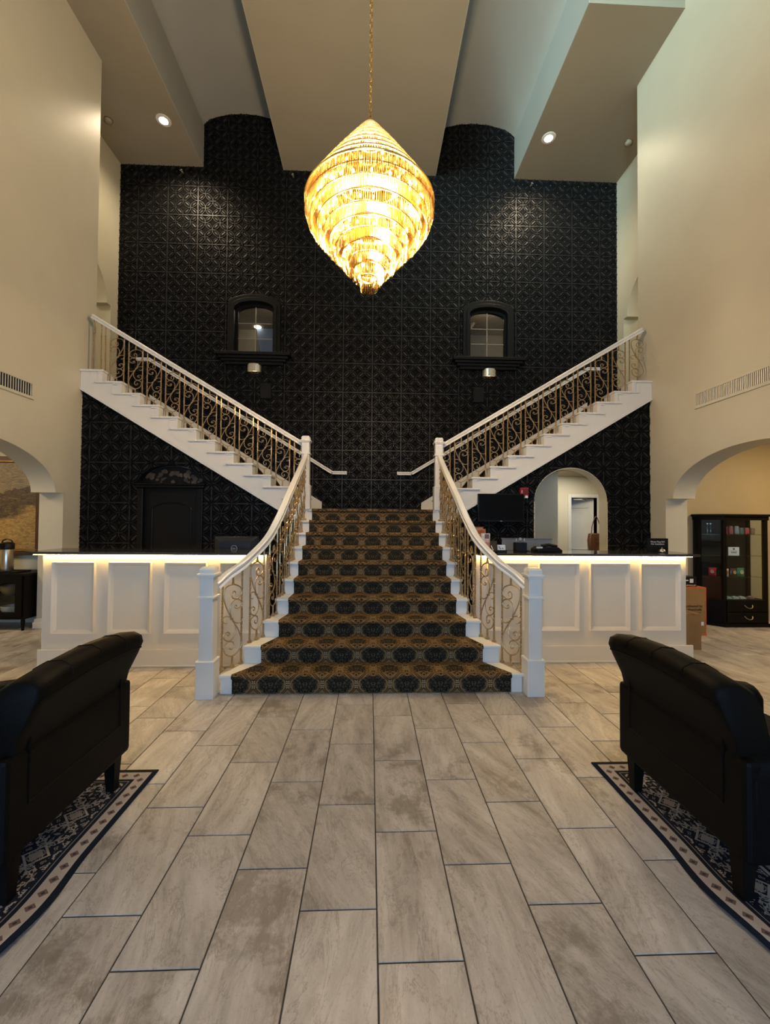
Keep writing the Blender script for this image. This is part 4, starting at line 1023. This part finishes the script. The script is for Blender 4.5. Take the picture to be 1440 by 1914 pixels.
for k in range(7):
    x = -0.03 + 0.011*k; pn = thing('pen', 'grey pen standing in the mesh pen cup', 'pen', (1.745+x, 4.75+random.uniform(-.02,.02), CT+0.006), group='pens in the cup')
    tx, ty = random.uniform(-.02,.02), random.uniform(-.015,.015); h = random.uniform(0.142, 0.158)
    MB().tube([(0,0,0),(tx,ty,h-0.03)], 0.0042, 6).build('barrel', GREYPLAS, pn); MB().tube([(tx,ty,h-0.03),(tx*1.2,ty*1.2,h)], 0.0048, 6).build('cap', SATIN, pn)
ph = thing('desk_phone', 'flat black desk phone with coiled cable on the bell counter', 'phone', (2.06, 4.76, CT), 0.12)
MB().poly_y([(-0.15, 0), (0.15, 0), (0.15, 0.02), (0.10, 0.055), (-0.10, 0.062), (-0.15, 0.03)], -0.09, 0.09).build('body', BLKPLAS, ph, bevel=0.006)
MB().tube([(-0.09,-0.05,0.07),(0.0,-0.05,0.082),(0.10,-0.05,0.066)], 0.018, 8).build('handset', BLKPLAS, ph, smooth=True); MB().box(-0.165, -0.10, -0.095, -0.07, 0.045, 0.062).build('label_strip', PAPER, ph)
MB().tube([(-0.15,0,0.02),(-0.20,-0.03,0.006),(-0.22,0.06,0.006),(-0.20,0.12,0.006),(-0.14,0.14,0.006)], 0.004, 6).build('cable', INK, ph)
mp = thing('desk_partition', 'low grey desk partition behind the phone', 'partition', (2.02, 5.25, 0)); MB().box(-0.32, 0.32, 0, 0.03, 0, 1.325).build('board', basic('grey_laminate', (0.22, 0.23, 0.25), 0.5), mp); MB().box(-0.33, 0.33, -0.006, 0.036, 1.325, 1.34).build('edge_trim', GREYPLAS, mp)
sg = thing('counter_sign', 'black framed counter sign with white lettering beside the bell', 'sign', (3.405, 4.78, CT))
MB().box(-0.122, 0.122, 0, 0.012, 0, 0.158).build('board', BLKPLAS, sg); 
fr_ = MB()
for (a, b_, c_, d_) in ((-.126,.126,.154,.162),(-.126,.126,0,.008),(-.126,-.118,.008,.154),(.118,.126,.008,.154)): fr_.box(a, b_, -0.004, 0.016, c_, d_)
fr_.build('frame', BLKPLAS, sg)
text('lettering', 'Please Ring Bell\nFor Assistance', 0.027, SIGNW, sg, (0, -0.0015, 0.108))
be = thing('counter_bell', 'small chrome call bell in front of the counter sign', 'bell', (3.40, 4.70, CT)); MB().lathe([(0.042,0),(0.042,0.008),(0.038,0.010)],0,0,20).build('base', BLKPLAS, be); autosmooth(MB().lathe([(0.036,0.010),(0.036,0.018),(0.030,0.032),(0.018,0.042),(0.005,0.046)],0,0,20).build('dome', STEEL, be)); MB().lathe([(0.004,0.046),(0.004,0.054),(0.007,0.056),(0.003,0.060)],0,0,10).build('plunger', STEEL, be)

# black door with stone transom
dr = thing('door_1', 'black panelled door with arched stone transom behind the monitor counter', 'door', (DC, YU, 0)); dr['kind'] = 'structure'
b = MB(); b.box(-0.485, -0.40, -0.03, 0.05, 0, 2.02); b.box(0.40, 0.485, -0.03, 0.05, 0, 2.02); b.build('casing', BLACKD, dr, bevel=0.01)
b = MB(); b.box(-0.51, 0.51, -0.06, 0.05, 2.02, 2.06); b.box(-0.53, 0.53, -0.08, 0.05, 2.06, 2.085); b.build('lintel', BLACKD, dr, bevel=0.008)
MB().box(-0.40, 0.40, 0.035, 0.075, 0, 2.02).build('leaf', BLACKD, dr)
pp = [(-0.29, 0.2), (0.29, 0.2), (0.29, 1.70)] + [(0.29*math.cos(PI*k/12), 1.70 + 0.10*math.sin(PI*k/12)) for k in range(1, 12)] + [(-0.29, 1.70)]
MB().tube([(x, 0.035, z) for x, z in pp], 0.016, 6, closed=True).build('panel_moulding', BLACKD, dr)
MB().lathe([(0.012,0),(0.012,0.03),(0.026,0.04),(0.024,0.06),(0.008,0.066)],0,0,12).build('knob', BRASSD, dr).location = (0.34, 0.03, 1.0)
MB().strip([(x, DZ, z) for x, z in arch_pts(0, 0.478, DZ, 0.278, 16)], 'x', 0.10, 0.12).build('transom', BLACKD, dr)
random.seed(11)
STN = [basic('stone_%d' % k, c, 0.5, var=0.3, scale=20, bump=0.3, bscale=60) for k, c in enumerate(((0.055, 0.038, 0.026), (0.040, 0.036, 0.022), (0.075, 0.055, 0.038), (0.030, 0.026, 0.024)))]
for k in range(34):
    x = random.uniform(-0.44, 0.44); zmax = DZ + 0.278*math.sqrt(max(0, 1-(x/0.478)**2)) - 0.035
    if zmax < DZ+0.035: continue
    z = random.uniform(DZ+0.03, zmax); n = random.choice((5, 6, 7)); r = random.uniform(0.022, 0.055)
    poly = []
    for j in range(n):
        a = 2*PI*j/n + random.uniform(-.2, .2); px = x + r*random.uniform(.7, 1.1)*math.cos(a); pz = z + r*random.uniform(.6, 1.0)*math.sin(a)
        px = max(-0.47, min(0.47, px)); lim = DZ + 0.27*math.sqrt(max(0, 1-(px/0.478)**2)); poly.append((px, max(DZ+0.004, min(lim, pz))))
    MB().poly_y(poly, 0.084 + 0.004*random.random(), 0.10).build('stone', STN[k % 4], dr)
random.seed(5)

# passage behind the open archway
b = MB(); PZ = lambda x: min(2.44, 2.14 + (x-2.2)*0.6)
b.strip([(x, 0, PZ(x)) for x in (2.2, 2.7, 3.30)], 'x', 7.15, 7.30); b.box(3.15, 3.30, 7.30, 8.05, 0, 2.44)
b.box(3.30, 3.955, 8.0, 8.12, 0, 2.44); b.box(4.475, 5.2, 8.0, 8.12, 0, 2.44); b.box(3.955, 4.475, 8.0, 8.12, 2.03, 2.44); b.box(5.1, 5.2, 6.56, 8.1, 0, 2.44); b.box(2.2, 2.3, 6.56, 7.3, 0, 2.14)
struct(b.build('wall_passage', WALL), 'beige passage walls seen through the open archway', 'wall')
struct(MB().strip([(x, PZ(x), PZ(x)+0.04) for x in (2.2, 2.7, 5.2)], 'x', 6.56, 8.12).build('ceiling_passage', CEIL), 'flat ceiling of the passage behind the archway', 'ceiling')
d2 = thing('door_2', 'white panelled door standing ajar in the passage behind the archway', 'door', (3.955, 8.0, 0)); d2['kind'] = 'structure'
b = MB(); b.box(-0.065, 0.0, -0.02, 0.12, 0, 2.10); b.box(0.52, 0.585, -0.02, 0.12, 0, 2.10); b.box(0.0, 0.52, -0.02, 0.12, 2.03, 2.10); b.build('casing', DOORW, d2, bevel=0.006)
lf = MB().box(0, 0.50, -0.02, 0.02, 0, 2.02).build('leaf', DOORW, d2); lf.location = (0.51, 0.10, 0); lf.rotation_euler = (0, 0, PI - 0.55)
for z0, z1 in ((0.2, 0.85), (1.0, 1.85)):
    q = MB(); 
    for (a, b_, c_, e_) in ((0.10,0.42,z0,z0+0.02),(0.10,0.42,z1-0.02,z1),(0.10,0.12,z0,z1),(0.40,0.42,z0,z1)): q.box(a, b_, 0.02, 0.03, c_, e_); q.box(a, b_, -0.03, -0.02, c_, e_)
    q.build('panel_moulding', DOORW, lf)
MB().lathe([(0.01,0),(0.01,0.05),(0.025,0.06),(0.02,0.085)],0,0,10).build('knob', STEEL, lf).location = (0.44, -0.1, 1.0)
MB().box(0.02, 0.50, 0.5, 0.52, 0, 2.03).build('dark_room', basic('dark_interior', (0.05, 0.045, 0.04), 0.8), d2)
MB().tube([(0.30, 0.02, 1.985), (0.17, -0.10, 1.99), (0.05, -0.02, 1.995)], 0.012, 5).build('closer_arm', STEEL, d2)
hb = thing('handbag', 'brown leather handbag hanging from the white door in the passage', 'handbag', (4.30, 7.72, 1.0))
autosmooth(MB().add(*(lambda: ([(x*(0.13+0.03*(1-abs(t)))*1.0, y*0.05, 0.0 + (t+1)*0.17) for t in (-1,-0.5,0.2,1) for x, y in ((-1,-1),(1,-1),(1,1),(-1,1))], [(4*i+j, 4*i+(j+1)%4, 4*(i+1)+(j+1)%4, 4*(i+1)+j) for i in range(3) for j in range(4)] + [(3,2,1,0),(12,13,14,15)]))()).build('body', TAN, hb, bevel=0.02), 1.2)
MB().tube(crom([(-0.09,0,0.33),(-0.07,0,0.50),(0.0,0,0.66),(0.07,0,0.50),(0.09,0,0.33)], 5), 0.008, 6).build('strap', TAN, hb)
MB().box(-0.04,0.04,-0.062,-0.05,0.16,0.26).build('flap', TAN, hb)

# ------------------------------------------------------------------ side rooms
def side_room(name, x0, x1, mat, lab):
    b = MB(); b.box(x0, x1, YU+0.0, YU+0.16, 0, 2.95); xo = x0 if x0 < 0 else x1
    b.box(xo-0.1, xo+0.1, 2.2, YU+0.1, 0, 2.95); b.box(x0, x1, 2.0, 2.2, 0, 2.95)
    struct(b.build(name, mat), lab, 'wall')
side_room('wall_lounge_left', -8.1, XL-TH, WALL, 'beige side room wall carrying the framed painting')
side_room('wall_lounge_right', XR+TH, 8.1, YWALL, 'ochre side room wall behind the black display cabinet')
for nm, x0, x1, lab in (('ceiling_lounge_left', -8.1, XL-TH, 'low ceiling of the painting-side room'), ('ceiling_lounge_right', XR+TH, 8.1, 'low ceiling of the cabinet-side room')):
    struct(MB().box(x0, x1, 2.0, YU+0.16, 2.95, 3.05).build(nm, CEIL), lab, 'ceiling')
jY = AY+AA+JW
for nm, x0, x1, lab in (('baseboard_left', XL-TH-0.02, XL+0.02, 'white baseboard wrapping the painting-side jamb'), ('baseboard_right', XR-0.02, XR+TH+0.02, 'white baseboard wrapping the cabinet-side jamb')):
    b = MB(); b.box(x0, x1, jY-0.02, YU-0.03, 0, 0.14); b.box(x0-0.012, x1+0.012, jY-0.032, YU-0.03, 0, 0.09)
    struct(b.build(nm, CREAM, bevel=0.006), lab, 'baseboard')

# painting (generic field study in a gilt frame)
pa = thing('framed_painting', 'large ochre and brown oil painting in a gilt frame behind the coffee dispenser', 'painting', (-5.75, YU-0.045, 1.0))
MB().box(-0.80, 0.80, 0.0, 0.03, 0.09, 1.37).build('canvas', ART, pa)
GILT = basic('gilt_wood', (0.34, 0.19, 0.05), 0.4, metal=0.4, var=0.2, scale=20); RIM = basic('dark_red_wood', (0.075, 0.030, 0.014), 0.45, var=0.2)
for k, (x0, x1, z0, z1) in enumerate(((-0.88,0.88,0.0,0.09),(-0.88,0.88,1.37,1.46),(-0.88,-0.80,0.09,1.37),(0.80,0.88,0.09,1.37))):
    fm = MB().box(x0, x1, -0.02, 0.035, z0, z1).build('frame_side', RIM, pa, bevel=0.01)
    if k < 2: MB().box(x0+0.06, x1-0.06, -0.028, -0.02, (z0+z1)/2+(0.02 if k == 0 else -0.035), (z0+z1)/2+(0.035 if k == 0 else -0.02)).build('gilt_line', GILT, fm)
# sideboard with coffee things
sb = thing('sideboard', 'black sideboard with glazed doors and turned legs under the painting', 'sideboard', (-5.32, 5.87, 0))
MB().box(-0.62, 0.62, -0.02, 0.47, 0.755, 0.785).build('top', BLKWOOD, sb, bevel=0.004)
b = MB(); b.box(-0.60, -0.57, 0, 0.45, 0.16, 0.755); b.box(0.57, 0.60, 0, 0.45, 0.16, 0.755); b.box(-0.57, 0.57, 0.43, 0.45, 0.16, 0.755); b.box(-0.57, 0.57, 0, 0.45, 0.16, 0.19); b.box(-0.57, 0.57, 0.02, 0.43, 0.45, 0.47); b.build('carcass', BLKWOOD, sb)
for x in (-0.55, 0.55):
    for y in (0.04, 0.40): autosmooth(MB().lathe([(0.016, 0), (0.020, 0.05), (0.026, 0.13), (0.022, 0.15), (0.030, 0.165)], x, y, 12).build('leg', BLKWOOD, sb))
for xa, xb in ((-0.57, 0.0), (0.0, 0.57)):
    q = MB(); 
    for (a, b_, c_, d_) in ((xa, xb, 0.19, 0.26), (xa, xb, 0.66, 0.755), (xa, xa+0.09, 0.26, 0.66), (xb-0.09, xb, 0.26, 0.66)): q.box(a+.002, b_-.002, -0.018, 0.0, c_, d_)
    dd = q.build('door', BLKWOOD, sb); MB().box(xa+0.09, xb-0.09, -0.010, -0.006, 0.26, 0.66).build('pane', GLASS, dd)
bw = basic('pale_ceramic', (0.50, 0.42, 0.28), 0.3)
for x, z, lab in ((0.27, 0.47, 'tan ceramic bowl on the upper shelf inside the sideboard'), (0.29, 0.19, 'pale ceramic bowl on the lower shelf inside the sideboard')):
    bo = thing('bowl', lab, 'bowl', (-5.32+x, 6.02, z), group='bowls in the sideboard'); autosmooth(MB().lathe([(0.04,0),(0.075,0.02),(0.105,0.08),(0.11,0.13),(0.10,0.13),(0.095,0.08),(0.03,0.02)],0,0,18).build('body', basic('tan_ceramic', (0.26, 0.15, 0.05), 0.4) if z > .3 else bw, bo)); MB().lathe([(0.045,-0.0),(0.045,0.006)],0,0,16).build('foot_ring', bw, bo)
ap = thing('coffee_dispenser', 'steel coffee dispenser with black lid on the sideboard', 'dispenser', (-5.115, 6.04, 0.806))
autosmooth(MB().lathe([(0.075,0.0),(0.078,0.01),(0.078,0.30),(0.070,0.32)],0,0,24).build('body', STEEL, ap)); MB().lathe([(0.080,0.30),(0.082,0.32),(0.082,0.38),(0.06,0.40)],0,0,24).build('lid', BLKPLAS, ap, smooth=True)
MB().box(-0.03,0.03,-0.16,-0.04,0.33,0.39).build('spout', BLKPLAS, ap, bevel=0.008); MB().tube(crom([(-0.08,0,0.36),(-0.06,0,0.42),(0,0,0.445),(0.06,0,0.42),(0.08,0,0.36)],5), 0.009, 6).build('handle', BLKPLAS, ap)
ty = thing('tray', 'black tray under the coffee dispenser', 'tray', (-5.05, 6.04, 0.786)); b = MB(); b.box(-0.17,0.17,-0.13,0.13,0,0.006); b.box(-0.17,0.17,-0.13,-0.12,0.006,0.02); b.box(-0.17,0.17,0.12,0.13,0.006,0.02); b.box(0.16,0.17,-0.12,0.12,0.006,0.02); b.box(-0.17,-0.16,-0.12,0.12,0.006,0.02); b.build('rim', BLKPLAS, ty); MB().box(-0.15,0.15,-0.11,0.11,0.006,0.009).build('drip_mat', INK, ty)

# display cabinet
dc = thing('display_cabinet', 'tall black glazed display cabinet with snacks and drawers against the ochre wall', 'cabinet', (0, 0, 0))
def foot(g=0.0): return [(5.10-g, 6.355), (5.10-g, 6.27-g), (5.31-g*0.4, 6.02-g), (5.99+g, 6.02-g), (5.99+g, 6.355)]
MB().poly_z(foot(), 0, 0.40).build('base_cabinet', BLKWOOD, dc)
MB().poly_z(foot(0.015), 0, 0.05).build('plinth', BLKWOOD, dc)
MB().poly_z(foot(0.035), 1.655, 1.690).build('cornice', BLKWOOD, dc, bevel=0.005)
MB().poly_z(foot(0.01), 1.60, 1.655).build('top_frame', BLKWOOD, dc)
MB().box(5.10, 5.955, 6.335, 6.355, 0.40, 1.60).build('back_panel', basic('cabinet_back_black', (0.008, 0.0075, 0.007), 0.5), dc)
for (x, y) in ((5.125, 6.27), (5.325, 6.045), (5.965, 6.045), (5.965, 6.33)): MB().box(x-0.025, x+0.025, y-0.025, y+0.025, 0.40, 1.60).build('stile', BLKWOOD, dc)
MB().box(5.345, 5.94, 6.02, 6.03, 0.40, 1.60).build('front_pane', GLASS, dc); MB().box(5.975, 5.985, 6.07, 6.33, 0.40, 1.60).build('side_pane', GLASS, dc)
MB().poly_z([(5.135, 6.25), (5.14, 6.255), (5.31, 6.055), (5.305, 6.05)], 0.40, 1.60).build('canted_pane', GLASS, dc)
SHELFG = mat_glass('shelf_glass', (0.75, 0.85, 0.8), 0.05, 0.15)
SH = (1.385, 1.062, 0.742)
for z in SH: MB().poly_z([(5.14, 6.33), (5.14, 6.285), (5.325, 6.075), (5.95, 6.075), (5.95, 6.33)], z-0.010, z).build('shelf', SHELFG, dc)
for z0, z1 in ((0.07, 0.22), (0.235, 0.385)):
    dw = MB().box(5.34, 5.97, 6.005, 6.02, z0, z1).build('drawer', BLKWOOD, dc, bevel=0.004)
    MB().tube(crom([(5.60,6.0,(z0+z1)/2+0.02),(5.62,5.975,(z0+z1)/2-0.01),(5.66,5.97,(z0+z1)/2-0.022),(5.70,5.975,(z0+z1)/2-0.01),(5.72,6.0,(z0+z1)/2+0.02)],4), 0.006, 6).build('handle', BRASSD, dw)
def jar(x, y, z, col, h, label, r=0.036):
    j = thing('drink_can', label, 'can', (x, y, z), group='cans on the top shelf')
    autosmooth(MB().lathe([(r*0.8,0),(r,0.008),(r,h-0.02),(r*0.8,h-0.006)],0,0,14).build('body', basic('can_'+label[:8], col, 0.35, var=0.3, scale=30), j)); MB().lathe([(r*0.8,h-0.008),(r*0.8,h),(r*0.7,h)],0,0,14).build('lid', STEEL, j)
for k, (x, c, h, nm) in enumerate(((5.42,(0.20,0.03,0.03),0.12,'dark red can, first from the canted side, on the top cabinet shelf'),(5.505,(0.30,0.09,0.08),0.125,'rosy can, second from the canted side, on the top cabinet shelf'),(5.60,(0.20,0.24,0.22),0.125,'silver-green can, third from the canted side, on the top cabinet shelf'),(5.675,(0.05,0.13,0.09),0.10,'green can, fourth from the canted side, on the top cabinet shelf'),(5.76,(0.38,0.05,0.05),0.10,'red can, fifth from the canted side, on the top cabinet shelf'),(5.85,(0.22,0.14,0.06),0.10,'brown can, sixth from the canted side, on the top cabinet shelf'))):
    jar(x, 6.13, SH[0]+0.001, c, h, nm)
for x, lab in ((5.24, 'clear glass bottle with pale leaves behind the canted pane, nearer the edge'), (5.29, 'clear glass bottle with pale leaves behind the canted pane, nearer the cans')):
    bo = thing('glass_bottle', lab, 'bottle', (x, 6.24, SH[0]+0.001), group='glass bottles on the top shelf'); autosmooth(MB().lathe([(0.02,0),(0.024,0.01),(0.024,0.09),(0.010,0.12),(0.010,0.15)],0,0,12).build('body', mat_glass('green_glass', (0.45,0.6,0.5)), bo)); MB().lathe([(0.012,0.15),(0.012,0.165)],0,0,10).build('cap', SATIN, bo)
tg = thing('price_card', 'pale framed price card on the second cabinet shelf', 'card', (5.57, 6.14, SH[1]+0.001)); MB().box(-0.085,0.085,0,0.008,0,0.125).build('board', PAPER, tg); MB().box(-0.014,0.014,-0.001,0,0.085,0.108).build('emblem', INK, tg); MB().box(-0.055,0.055,-0.001,0,0.060,0.066).build('print_line', INK, tg); MB().box(-0.045,0.045,-0.001,0,0.035,0.045).build('print_line', INK, tg)
def bag(x, y, z, w, h, col, col2, label, rz=0):
    b_ = thing('snack_bag', label, 'snack bag', (x, y, z), rz, 'snack bags on the third shelf')
    n = 6; V = []; F = []
    for i in range(n+1):
        t = i/n; th = 0.026*math.sin(PI*t)**0.7 + 0.001
        for j in range(n+1):
            u = j/n; tt = th*(math.sin(PI*u)**0.5 if 0 < u < 1 else 0) + 0.001
            V.append(((u-0.5)*w*(1-0.06*math.sin(PI*t)), -tt, t*h))
        for j in range(n+1):
            u = j/n; tt = th*(math.sin(PI*u)**0.5 if 0 < u < 1 else 0) + 0.001
            V.append(((u-0.5)*w*(1-0.06*math.sin(PI*t)), tt, t*h))
    m = 2*(n+1)
    for i in range(n):
        for j in range(n): F += [(i*m+j, i*m+j+1, (i+1)*m+j+1, (i+1)*m+j), (i*m+n+1+j, (i+1)*m+n+1+j, (i+1)*m+n+2+j, i*m+n+2+j)]
    MB().add(V, F).build('pouch', basic('bag_'+label[:10], col, 0.3, var=0.5, scale=22), b_, smooth=True)
    MB().lathe([(0.012, -0.0015), (w*0.26, 0.0)], 0, 0, 14).build('print_spot', basic('bagprint_'+label[:10], col2, 0.35, var=0.4, scale=30), b_).matrix_local = Matrix.Translation((0, -0.029, h*0.52)) @ Matrix.Rotation(PI/2, 4, 'X')
for x, y, w, h, c, c2, rz, nm in ((5.28,6.20,0.10,0.125,(0.40,0.03,0.03),(0.5,0.25,0.2),-0.8,'red snack bag behind the canted pane on the third shelf'),(5.42,6.13,0.115,0.115,(0.55,0.42,0.26),(0.5,0.16,0.05),0,'cream snack bag on the third shelf'),(5.545,6.13,0.105,0.125,(0.10,0.03,0.02),(0.5,0.32,0.14),0.1,'dark brown snack bag on the third shelf'),(5.66,6.13,0.12,0.13,(0.03,0.17,0.06),(0.5,0.45,0.25),0,'green snack bag on the third shelf')): bag(x, y, SH[2]+0.002, w, h, c, c2, nm, rz)
for x, c, nm in ((5.47,(0.22,0.30,0.24),'pale green folded packet on the floor of the cabinet'),(5.58,(0.30,0.36,0.32),'grey-green folded packet on the floor of the cabinet'),(5.69,(0.40,0.37,0.33),'cream folded packet on the floor of the cabinet'),(5.83,(0.20,0.10,0.10),'reddish folded packet on the floor of the cabinet')):
    p = thing('folded_packet', nm, 'packet', (x, 6.16, 0.401), random.uniform(-.4,.4), 'packets in the cabinet'); MB().frustum(0,0,0,0.035,0.062,0.05,0.035,0.02).build('wrapper', basic('packet_'+nm[:6], c, 0.4, var=0.5, scale=25), p, bevel=0.008); MB().box(-0.02,0.02,-0.012,0.012,0.035,0.037).build('sticker', PAPER, p)

# cardboard boxes beside the counter
bx1 = thing('cardboard_box', 'narrow plain brown carton standing at the end of the bell counter', 'box', (3.985, 5.0, 0)); MB().box(-0.11, 0.085, -0.05, 0.25, 0, 0.44).build('carton', CARDB, bx1); MB().box(-0.02,0.01,-0.0515,0.25,0.43,0.4415).build('tape', basic('brown_tape', (0.24,0.12,0.04), 0.35), bx1)
bx2 = thing('cardboard_box', 'large brown carton with orange edges and black print behind the plain carton', 'box', (4.45, 5.57, 0)); MB().box(-0.26, 0.20, 0, 0.34, 0, 0.66).build('carton', CARDB, bx2); MB().box(-0.262, 0.202, -0.002, 0.342, 0.645, 0.664).build('top_tape', ORANGE, bx2); MB().box(-0.262, 0.202, -0.002, 0.342, 0.0, 0.03).build('bottom_tape', ORANGE, bx2); MB().box(0.185, 0.202, -0.002, 0.342, 0.03, 0.645).build('edge_tape', ORANGE, bx2)
text('print', 'cushioned by\nauthentically\nrepairing it', 0.048, INK, bx2, (0.02, -0.003, 0.36)); MB().box(0.10,0.165,-0.0025,0,0.14,0.19).build('shipping_label', PAPER, bx2); MB().box(-0.2,-0.12,-0.0025,0,0.56,0.575).build('arrow_mark', INK, bx2)
bx3 = thing('small_box', 'small black printed box on top of the orange-edged carton', 'box', (4.46, 5.62, 0.665)); MB().box(-0.16, 0.10, 0, 0.16, 0, 0.135).build('carton', BLKPLAS, bx3); MB().box(0.0,0.05,-0.002,0,0.055,0.11).build('picture', PAPER, bx3); MB().box(-0.06,-0.02,-0.002,0,0.08,0.095).build('print', PAPER, bx3); MB().box(-0.05,0.085,-0.002,0,0.008,0.03).build('colour_strip', basic('colour_print', (0.35,0.22,0.15), 0.5, var=0.9, scale=50), bx3)

# ------------------------------------------------------------------ rugs
def rug(name, x, sgn, yfar, label):
    w, l = 2.3, 2.6; nx, ny = 40, 60; V = []; F = []
    for j in range(ny+1):
        for i in range(nx+1):
            u = w*i/nx; v = l*j/ny
            e = math.exp(-u/0.16); wav = 0.5-0.5*math.cos((v-0.75)*9.0) if 0.75 < v < 2.2 else 0
            rmp = max(0.0, min(1.0, (v-0.55)/0.5)); V.append((u - e*0.034*math.sin((v-0.62)*6.5)*rmp*rmp*(3-2*rmp), v, 0.008 + e*0.020*wav))
    m = nx+1
    for j in range(ny):
        for i in range(nx): F.append((j*m+i, j*m+i+1, (j+1)*m+i+1, (j+1)*m+i))
    o = MB().add(V, F).build(name, RUG, None, smooth=True)
    ul = o.data.uv_layers.new(name='UVMap')
    for lp_ in o.data.loops: ul.data[lp_.index].uv = (w*(lp_.vertex_index % m)/nx, l*(lp_.vertex_index // m)/ny)
    so = o.modifiers.new('thick', 'SOLIDIFY'); so.thickness = 0.007; so.offset = -1 
    o.location = (x, yfar, 0.0005)
    if sgn > 0: o.scale = (1, -1, 1)
    else: o.scale = (-1, -1, 1)
    return tag(o, label, 'rug', 'patterned rugs')
rug('area_rug', -1.29, -1, 2.635, 'navy and cream patterned rug under the armchair in front of the monitor counter')
rug('area_rug', 1.44, 1, 2.65, 'navy and cream patterned rug under the armchair in front of the bell counter')

# ------------------------------------------------------------------ armchairs (built with the rear at x = 0, facing +x)
def armchair(label, loc, rz):
    c = thing('armchair', label, 'armchair', loc, rz, 'black leather armchairs')
    HW = 0.425
    prof = [(0.055,0.34),(0.045,0.56),(0.02,0.66),(-0.035,0.77),(-0.062,0.835),(-0.052,0.872),(-0.01,0.892),(0.05,0.888),(0.11,0.855),(0.15,0.78),(0.19,0.62),(0.225,0.40)]
    ys = [-0.385,-0.375,-0.33,-0.2,-0.07,0.07,0.2,0.33,0.375,0.385]; V = []; F = []
    for y in ys:
        sc = 0.90 if abs(y) > 0.38 else (0.97 if abs(y) > 0.37 else 1.0); up = 0.032*(1-(y/0.385)**2)
        for px, pz in prof:
            k = (pz-0.34)/0.55
            V.append((0.085+(px-0.085)*sc, y, 0.62+(pz-0.62)*(1-(1-sc)*0.5) + up*max(0, k)))
    n = len(prof)
    for i in range(len(ys)-1):
        for k in range(n): F.append((i*n+k, i*n+(k+1)%n, (i+1)*n+(k+1)%n, (i+1)*n+k))
    F += [tuple(range(n-1,-1,-1)), tuple(range((len(ys)-1)*n, len(ys)*n))]
    bk = MB().add(V, F).build('backrest', LEATHER, c); autosmooth(bk, 0.9)
    for y in (-0.2, 0.0, 0.2):
        up = 0.032*(1-(y/0.385)**2)
        MB().tube([(px, y, pz+up*max(0,(pz-0.34)/0.55)) for px, pz in prof[4:10]], 0.004, 5).build('seam', LEATHER, bk)
    MB().tube([(-0.048, y, 0.800+0.032*0.85*(1-(y/0.385)**2)) for y in [-0.37+0.074*i for i in range(11)]], 0.005, 5).build('piping', LEATHER, bk)
    MB().box(0.045, 0.80, -HW+0.10, HW-0.10, 0.19, 0.36).build('seat_base', LEATHER, c, bevel=0.015)
    MB().box(0.03, 0.10, -HW, HW, 0.185, 0.60).build('rear_frame', LEATHER, c, bevel=0.022)
    rp = [( -HW+0.10, 0.36), (HW-0.10, 0.36), (HW-0.10, 0.585)]
    MB().tube([(0.030, -HW+0.11, 0.66), (0.030, -HW+0.11, 0.37), (0.030, HW-0.11, 0.37), (0.030, HW-0.11, 0.66)], 0.005, 5).build('panel_seam', LEATHER, c)
    MB().box(0.20, 0.80, -HW+0.13, HW-0.13, 0.355, 0.475).build('seat_cushion', LEATHER, c, bevel=0.035)
    for s in (-1, 1):
        pr_ = [(s*(HW-0.135), 0.19), (s*HW, 0.19), (s*(HW+0.002), 0.52), (s*(HW-0.01), 0.585), (s*(HW-0.05), 0.615), (s*(HW-0.10), 0.612), (s*(HW-0.13), 0.58)]
        m = MB(); nn = len(pr_); V = []; F = []
        for x, dz in ((0.06, 0), (0.30, 0.012), (0.60, 0.012), (0.78, -0.01), (0.815, -0.05)):
            for y, z in pr_: V.append((x, y, z + (dz if z > 0.4 else 0)))
        for i in range(4):
            for k in range(nn): F.append((i*nn+k, i*nn+(k+1)%nn, (i+1)*nn+(k+1)%nn, (i+1)*nn+k))
        F += [tuple(range(nn-1,-1,-1)), tuple(range(4*nn, 5*nn))]
        autosmooth(m.add(V, F).build('arm', LEATHER, c, bevel=0.012), 0.8)
    for x in (0.085, 0.74):
        for y in (-0.345, 0.345): MB().frustum(x, y, 0.0, 0.195, 0.022, 0.022, 0.032, 0.034).build('leg', BLKWOOD, c)
    return c
armchair('black leather armchair in front of the monitor counter, back turned to the aisle', (-1.372, 2.10, 0.0095), PI)
armchair('black leather armchair in front of the bell counter, back turned to the aisle', (1.47, 2.03, 0.0095), 0)

# ------------------------------------------------------------------ lamps of the neighbouring rooms
area('lounge_lamp_right', (6.2, 4.6, 2.9), (6.2, 4.8, 0), 1.2, 1.2, 42, (1.0, 0.76, 0.45))
area('lounge_lamp_left', (-6.2, 4.6, 2.9), (-6.2, 4.8, 0), 1.0, 1.0, 40, (1.0, 0.76, 0.45))
area('passage_lamp', (3.8, 7.2, 2.42), (3.7, 7.3, 0), 0.5, 0.5, 14, (1.0, 0.88, 0.68))
point('hall_lamp_left', (-6.3, 7.3, 6.6), 14, (1.0, 0.82, 0.58), 0.1)
point('hall_lamp_right', (6.3, 7.3, 6.6), 14, (1.0, 0.82, 0.58), 0.1)
